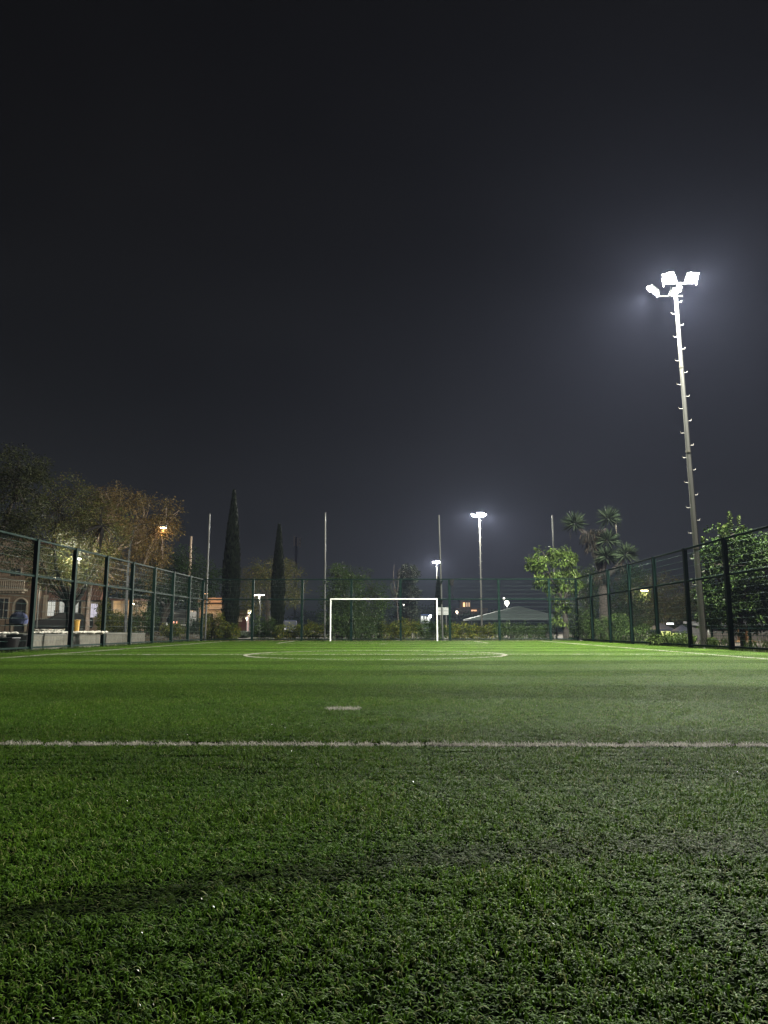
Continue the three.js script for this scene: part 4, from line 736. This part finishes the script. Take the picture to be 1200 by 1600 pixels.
// things glimpsed behind the left garden
{
  const d = 84, x0 = X(196, d), s = d / 1164, H = (py) => Yh(196, py, d) - Y1, t = thing('house', 'low house with a warmly lit porch seen past the sloping bush', 'house', [x0, Y1, -d]);
  mesh('wall', [box(44 * s, H(938), 0.3, 0, H(938) / 2, -2.2), box(0.3, H(938), 2.4, -22 * s, H(938) / 2, -1.1)], W_CREAM, t);
  mesh('roof', [box(48 * s, 0.2, 3.4, 0, H(937), -1.1)], mat(0.14, 0.07, 0.05, 0.9), t);
  for (const k of [-20, -2, 18]) mesh('porch_post', box(0.18, H(938), 0.18, k * s, H(938) / 2, 0.4), W_CREAM, t);
  mesh('door', box(0.9, 2.0, 0.08, 0.3, 1.0, -2.0), mat(0.08, 0.04, 0.025, 0.6), t); windowPart(t, -0.95, 1.4, -2.05, 0.8, 0.9, {});
  mesh('porch_lamp', new THREE.SphereGeometry(0.09, 12, 8).translate(0.5, H(943), -0.8), glow(1, 0.78, 0.45, 6), t);
  lamp(x0 + 0.5, Y1 + H(943), -d - 0.62, new THREE.Color().setRGB(1, 0.76, 0.42), 14, 2);
}
{
  const d = 78, x0 = X(334, d), s = d / 1164, H = (py) => Yh(334, py, d), t = thing('house', 'low pale house lit orange behind the left corner of the far fence', 'house', [x0, 0, -d], 0.1);
  mesh('wall', [box(46 * s, H(944), 0.3, 0, H(944) / 2, -0.15), box(0.3, H(944), 4, 23 * s, H(944) / 2, -2.3)], W_CREAM, t);
  mesh('roof', [box(50 * s, 0.5, 4.6, 0, H(942), -2.0, 0, -0.12)], mat(0.3, 0.2, 0.13, 0.9), t);
  for (let k = -5; k <= 5; k++) mesh('parapet_post', box(0.12, 0.4, 0.12, k * 4.2 * s, H(938) - 0.1, 0.05), W_CREAM, t);
  mesh('ledge', box(48 * s, 0.12, 0.3, 0, H(951), 0.12), W_CREAM, t); windowPart(t, -0.6, H(966), 0, 1.0, 1.0, {}); mesh('door', box(0.9, 1.5, 0.06, 1.0, 0.75, 0.03), IRON, t);
}
streetLamp('street_lamp', 'low orange lamp lighting the pale house at the left corner', 322, 928, 74.5, { rgb: WARM, k: 8, cd: 42, side: -1, arm: 0.7, w: 0.4 });
{
  const d = 72, x0 = X(378, d), s = d / 1164, H = (py) => Yh(378, py, d), t = thing('kiosk', 'small red kiosk with pale bands behind the tallest cypress', 'kiosk', [x0, 0, -d]);
  mesh('body', rbox(19 * s, H(954), 1.4, 0.03, 0, H(954) / 2, 0), mat(0.10, 0.018, 0.012, 0.6), t);
  for (const py of [958.5, 964]) mesh('band', box(17 * s, 0.13, 0.03, -0.05, H(py), 0.715), mat(0.3, 0.25, 0.2, 0.6), t);
  mesh('roof', rbox(21 * s, 0.1, 1.6, 0.02, 0, H(953), 0), M.dark, t); mesh('hatch', box(9 * s, 0.45, 0.03, -0.15, H(968), 0.715), mat(0.6, 0.5, 0.4, 0.5), t);
}
{ // white tarp-covered stack and a van at the end of the garden
  const d = 52, x0 = X(259, d), t = thing('covered_stack', 'pale tarpaulin draped over a small stack by the dark tree', 'tarpaulin', [x0, 0.3, -d]), g = new THREE.CylinderGeometry(0.06, 0.36, 0.75, 9, 5), p = g.attributes.position; reseed(91);
  for (let k = 0; k < p.count; k++) { const q = 1 + 0.3 * N3(p.getX(k) * 5, p.getY(k) * 4, p.getZ(k) * 5); p.setX(k, p.getX(k) * q); p.setZ(k, p.getZ(k) * q); } g.translate(0, 0.36, 0); g.computeVertexNormals();
  mesh('tarpaulin', g, mat(0.5, 0.5, 0.47, 0.7), t);
  const d2 = 70, v = thing('parked_van', 'dark van with red tail lights at the end of the left garden', 'van', [X(281, d2), 0.36, -d2], 0.1), hull = mat(0.03, 0.035, 0.035, 0.4);
  mesh('body', rbox(1.75, 1.7, 4.2, 0.16, 0, 1.15, -2.1), hull, v); mesh('rear_window', rbox(1.35, 0.55, 0.03, 0.01, 0, 1.55, 0.005), GLASS, v); mesh('bumper', rbox(1.7, 0.16, 0.12, 0.04, 0, 0.42, 0.03), M.dark, v);
  for (const q of [-0.62, -0.28]) mesh('tail_light', rbox(0.16, 0.18, 0.05, 0.02, q, 0.86, 0.02), glow(1, 0.25, 0.08, 2.2), v);
  for (const q of [-0.7, 0.7]) for (const z of [-0.8, -3.4]) mesh('wheel', new THREE.TorusGeometry(0.24, 0.08, 8, 16).rotateY(Math.PI / 2).translate(q, 0.31, z), M.dark, v);
  mesh('number_plate', rbox(0.45, 0.12, 0.02, 0.004, 0.3, 0.62, 0.02), mat(0.6, 0.6, 0.58, 0.5), v);
  const s = thing('bar_frame', 'thin grey metal frame by the far end of the left fence', 'frame', [X(284, 46), 0.3, -46]);
  for (const q of [-0.28, 0.05, 0.14]) mesh('post', rod(V(q, 0, 0), V(q, 0.95, 0), 0.02), M.galv, s); mesh('crossbar', rod(V(-0.3, 0.95, 0), V(0.16, 0.95, 0), 0.02), M.galv, s);
}
// ---------------------------------------------------------------- far end
{ // notice board
  const d = 47, x0 = X(693, d), s = d / 1164, H = (py) => Yh(693, py, d), t = thing('notice_board', 'pale grey notice board on two legs behind the far fence', 'notice board', [x0, 0, -d]);
  for (const k of [-4.5, 4.5]) mesh('leg', box(0.06, H(949), 0.05, k * s, H(949) / 2, -0.03), M.galv, t);
  for (const k of [-4.4, 4.4]) { const q = mesh('panel', rbox(8.4 * s, 11.5 * s, 0.03, 0.008, k * s, H(955), 0.02), mat(0.42, 0.44, 0.42, 0.6), t); const rows = []; for (let r = 0; r < 4; r++) rows.push(box(6.4 * s, 0.022, 0.006, k * s, H(951.5 + r * 2.3), 0.036)); mesh('ruled_line', rows, mat(0.12, 0.13, 0.13, 0.7), q); }
}
{ // orange-lit building
  const d = 150, x0 = X(732, d), s = d / 1164, H = (py) => Yh(732, py, d), t = thing('building', 'dark flat-roofed building with orange lit windows and an orange sign', 'building', [x0, 0, -d]);
  mesh('wall', [box(50 * s, H(950), 6, 6 * s, H(950) / 2, -3)], mat(0.07, 0.055, 0.045, 0.9), t); mesh('upper_storey', box(16 * s, H(938) - H(950), 4, -3 * s, (H(938) + H(950)) / 2, -3), mat(0.14, 0.08, 0.05, 0.9), t); mesh('roof', box(17.5 * s, 0.3, 4.5, -3 * s, H(937.5), -3), M.dark, t);
  for (const [px, w, k] of [[726.5, 3.2, 1.6], [731, 1.8, 0.45], [734.5, 1.8, 0.6]]) { const f = mesh('window', [box(w * s + 0.2, 0.12, 0.1, (px - 732) * s, H(941) + 0.08, -0.95), box(w * s + 0.2, 0.12, 0.1, (px - 732) * s, H(948) - 0.08, -0.95)], M.dark, t); mesh('pane', box(w * s, H(941) - H(948), 0.05, (px - 732) * s, (H(941) + H(948)) / 2, -0.97), glow(1, 0.48, 0.16, k), f); }
  mesh('sign', rbox(8.5 * s, 2.4 * s, 0.2, 0.05, 9 * s, H(954), 0.1), glow(1, 0.42, 0.12, 1.0), t);
  for (const [px, w] of [[716, 3], [750, 3]]) { const f = mesh('window', box(w * s + 0.2, 0.1, 0.1, (px - 732) * s, H(953), 0.05), M.dark, t); mesh('pane', box(w * s, 0.8, 0.04, (px - 732) * s, H(957), 0.02), GLASS, f); }
}
{ // canopy
  const d = 100, x0 = X(803, d), s = d / 1164, H = (py) => Yh(803, py, d), t = thing('shade_canopy', 'wide grey-green tent canopy with a low peak beyond the far fence', 'canopy', [x0, 0, -d]), a = H(947), e = H(967), hw = 73 * s, g = new THREE.BufferGeometry(), hd = 5, ridge = 1.2 * 1;
  const v = [[-hw, e, hd], [hw, e, hd], [hw, e, -hd], [-hw, e, -hd], [8 * s - ridge * 0, a, 0]].map((q) => q), tri = (i, j, k) => [...v[i], ...v[j], ...v[k]];
  g.setAttribute('position', new THREE.Float32BufferAttribute([...tri(0, 1, 4), ...tri(1, 2, 4), ...tri(2, 3, 4), ...tri(3, 0, 4)], 3)); g.computeVertexNormals();
  mesh('roof_sheet', g, mat(0.15, 0.19, 0.17, 0.8, { side: THREE.DoubleSide }), t);
  mesh('valance', [box(hw * 2, 0.22, 0.04, 0, e - 0.11, hd), box(hw * 2, 0.22, 0.04, 0, e - 0.11, -hd), box(0.04, 0.22, hd * 2 - 0.1, hw, e - 0.11, 0), box(0.04, 0.22, hd * 2 - 0.1, -hw, e - 0.11, 0)], mat(0.10, 0.13, 0.12, 0.8), t);
  for (const q of [-1, 1]) for (const z of [-1, 1]) mesh('post', rod(V(q * (hw - 0.1), 0, z * (hd - 0.1)), V(q * (hw - 0.1), e, z * (hd - 0.1)), 0.06), M.galv, t);
}
{ // shop front
  const d = 95, x0 = X(664, d), s = d / 1164, H = (py) => Yh(664, py, d), t = thing('kiosk', 'small bright shop front with pale panels seen through the goal', 'kiosk', [x0, 0, -d]);
  mesh('body', rbox(15 * s, H(961), 1.5, 0.03, 0, H(961) / 2, 0), mat(0.10, 0.12, 0.15, 0.6), t);
  for (const [k, w, y0, y1] of [[-4.6, 3.6, 962.5, 971], [0.2, 2.4, 963, 970], [4.6, 3.4, 964, 971]]) mesh('lit_panel', box(w * s, H(y0) - H(y1), 0.04, k * s, (H(y0) + H(y1)) / 2, 0.77), glow(0.72, 0.86, 0.86, 0.42), t);
  mesh('awning', rbox(12 * s, 0.12, 0.5, 0.03, 0, H(961), 0.9), mat(0.05, 0.12, 0.35, 0.6), t); mesh('counter', box(7 * s, 0.14, 0.08, 0.1, H(973.5), 0.78), glow(0.9, 0.95, 1, 0.5), t);
}
{ // cars parked beyond the hedge
  const d = 62, t = thing('parked_van', 'dark blue van half hidden right of the shorter cypress', 'van', [X(449, d), 0, -d], 0.3), b = mat(0.03, 0.035, 0.07, 0.35);
  mesh('body', rbox(1.2, 1.1, 2.6, 0.15, 0, 0.75, 0), b, t); mesh('windscreen', rbox(0.95, 0.42, 0.03, 0.01, 0, 1.02, 1.3), mat(0.04, 0.045, 0.05, 0.2), t); for (const q of [-0.42, 0.42]) mesh('headlight', rbox(0.2, 0.12, 0.04, 0.02, q, 0.6, 1.31), mat(0.6, 0.6, 0.6, 0.2), t);
  for (const q of [-0.5, 0.5]) mesh('wheel', new THREE.TorusGeometry(0.2, 0.07, 8, 16).rotateY(Math.PI / 2).translate(q, 0.27, 0.8), M.dark, t);
}
// ---------------------------------------------------------------- right side
function marketTent(label, px, py, wpx, d) {
  const x0 = X(px, d), s = d / 1164, e = Yh(px, py + 10, d), a = Yh(px, py, d), w = wpx * s / 2, t = thing('market_tent', label, 'tent', [x0, 0, -d], 0.2), g = new THREE.ConeGeometry(w * 1.414, a - e, 4, 1, true).rotateY(Math.PI / 4).translate(0, (a + e) / 2, 0);
  mesh('canopy', g, mat(0.03, 0.035, 0.05, 0.7, { side: THREE.DoubleSide }), t); mesh('valance', [box(w * 2, 0.12, 0.02, 0, e - 0.06, w), box(w * 2, 0.12, 0.02, 0, e - 0.06, -w), box(0.02, 0.12, w * 1.96, w, e - 0.06, 0), box(0.02, 0.12, w * 1.96, -w, e - 0.06, 0)], mat(0.03, 0.035, 0.05, 0.7), t);
  for (const q of [-1, 1]) for (const z of [-1, 1]) mesh('post', rod(V(q * w * 0.96, 0, z * w * 0.96), V(q * w * 0.96, e, z * w * 0.96), 0.022), mat(0.5, 0.5, 0.48, 0.4), t);
  return t;
}
marketTent('dark market tent left of the white tube lamp behind the right fence', 1032, 973, 30, 44);
marketTent('dark market tent right of the white tube lamp behind the right fence', 1066, 976, 24, 42);
{
  const d = 47, p = at(1047, 974.5, d), t = thing('tube_lamp', 'white tube lamp between the dark market tents', 'lamp', [p.x, 0, -d]);
  mesh('post', rod(V(-0.35, 0, -0.1), V(-0.35, p.y + 0.06, -0.1), 0.03), M.galv, t); mesh('housing', rbox(0.5, 0.06, 0.14, 0.015, 0, p.y + 0.065, 0), M.galv, t); mesh('tube', rbox(0.42, 0.07, 0.1, 0.02, 0, p.y, 0), glow(0.95, 1, 0.95, 6), t);
  lamp(p.x, p.y - 0.12, -d, new THREE.Color().setRGB(0.95, 1, 0.8), 9, 3);
  const b = thing('banner', 'pale yellow-green lit banner under the market tents', 'banner', [X(1046, 48), 0, -48.2]);
  mesh('sheet', box(0.95, 0.42, 0.02, 0, Yh(1046, 989, 48), 0), mat(0.55, 0.58, 0.22, 0.8), b); for (const q of [-0.48, 0.48]) mesh('pole', rod(V(q, 0, -0.02), V(q, Yh(1046, 982, 48), -0.02), 0.02), M.galv, b);
}
{ // hut with a lit doorway
  const d = 36, x0 = X(1160, d), s = d / 1164, H = (py) => Yh(1160, py, d), t = thing('hut', 'dark low hut with an orange lit doorway under the right tree', 'hut', [x0, 0, -d], -0.15);
  const xl = -60 * s, xr = 60 * s, a = -9 * s, b = 8 * s, top = H(976), wood = mat(0.05, 0.042, 0.035, 0.9, { map: T_STREAK, bumpMap: T_STREAK, bumpScale: 0.006 });
  mesh('wall', [box(a - xl, top, 0.12, (a + xl) / 2, top / 2, -0.06), box(xr - b, top, 0.12, (xr + b) / 2, top / 2, -0.06), box(b - a, top - H(983), 0.12, (a + b) / 2, (top + H(983)) / 2, -0.06)], wood, t);
  mesh('wall', [box(xr - xl, top, 0.12, 0, top / 2, -2.5), box(0.12, top, 2.38, xl + 0.06, top / 2, -1.3), box(0.12, top, 2.38, xr - 0.06, top / 2, -1.3)], wood, t);
  mesh('roof', box(xr - xl + 0.4, 0.1, 3.1, 0, top + 0.06, -1.25, 0, 0.05), M.dark, t);
  for (const q of [a - 0.02, b + 0.02]) mesh('door_jamb', box(0.05, H(983), 0.16, q, H(983) / 2, 0), wood, t);
  mesh('ceiling_lamp', new THREE.SphereGeometry(0.06, 12, 8).translate(-0.05, top - 0.18, -1.3), glow(1, 0.6, 0.25, 5), t);
  const w = V(-0.05, top - 0.18, -1.2).applyEuler(new THREE.Euler(0, -0.15, 0)); lamp(x0 + w.x, w.y - 0.09, -d + w.z, new THREE.Color().setRGB(1, 0.5, 0.16), 16, 2);
}
{ // leaning white post and a low park railing
  const d = 27, t = thing('leaning_post', 'pale post leaning beside the foot of the tallest floodlight mast', 'post', [X(1108.5, d), 0, -d]), h = Yh(1107, 972, d);
  mesh('post', rod(V(0.03, -0.03, 0), V(-0.09, h, 0), 0.032, 0.03), M.white, t); mesh('cap', new THREE.SphereGeometry(0.036, 10, 8).translate(-0.09, h, 0), M.white, t);
  const z = 23.2, r = thing('park_railing', 'low green wire railing under the right tree', 'railing', [X(1112, z), 0, -z]), len = X(1245, z) - X(1112, z);
  for (const px of [1112, 1171, 1236]) mesh('post', box(0.06, 0.66, 0.06, X(px, z) - X(1112, z), 0.31, 0), M.green, r);
  for (const y of [0.14, 0.36, 0.58]) mesh('rail', rod(V(0, y, 0.035), V(len, y, 0.035), 0.008), M.wire, r);
  const w = []; for (let q = 0.06; q < len; q += 0.06) w.push(rod(V(q, 0.06, 0.045), V(q, 0.6, 0.045), 0.003, 0.003, 4, true)); mesh('wires', w, M.wire, r).userData.kind = 'stuff';
  const g = thing('low_gate', 'small green low gate posts at the foot of the yucca', 'gate', [X(969, 34), 0, -34]);
  for (const q of [-0.22, 0.02, 0.24]) mesh('post', box(0.06, 0.75, 0.06, q, 0.36, 0), M.green, g); mesh('rail', box(0.56, 0.04, 0.03, 0, 0.42, 0.045), M.green, g);
}
// pale flakes that stand in for glints on the turf blades
{
  reseed(95); const g = new Leaves();
  for (let k = 0; k < 200; k++) { const d = 1.1 + 7 * rnd() * rnd(), x = CAM.x + rr(-0.55, 0.55) * d; g.add(x, 0.029, -d, rr(-1, 1), rr(0.3, 1.2), rr(-1, 1), rr(0.004, 0.008), rr(0.003, 0.005), [0.7, 0.7, 0.65], 0); }
  const o = struct('turf_glints', g.build(), mat(0.8, 0.8, 0.75, 0.4, { side: THREE.DoubleSide, vertexColors: true })); o.userData.kind = 'stuff'; o.userData.label = 'tiny pale flakes put in as glints on the turf';
}

renderer.render(scene, camera);
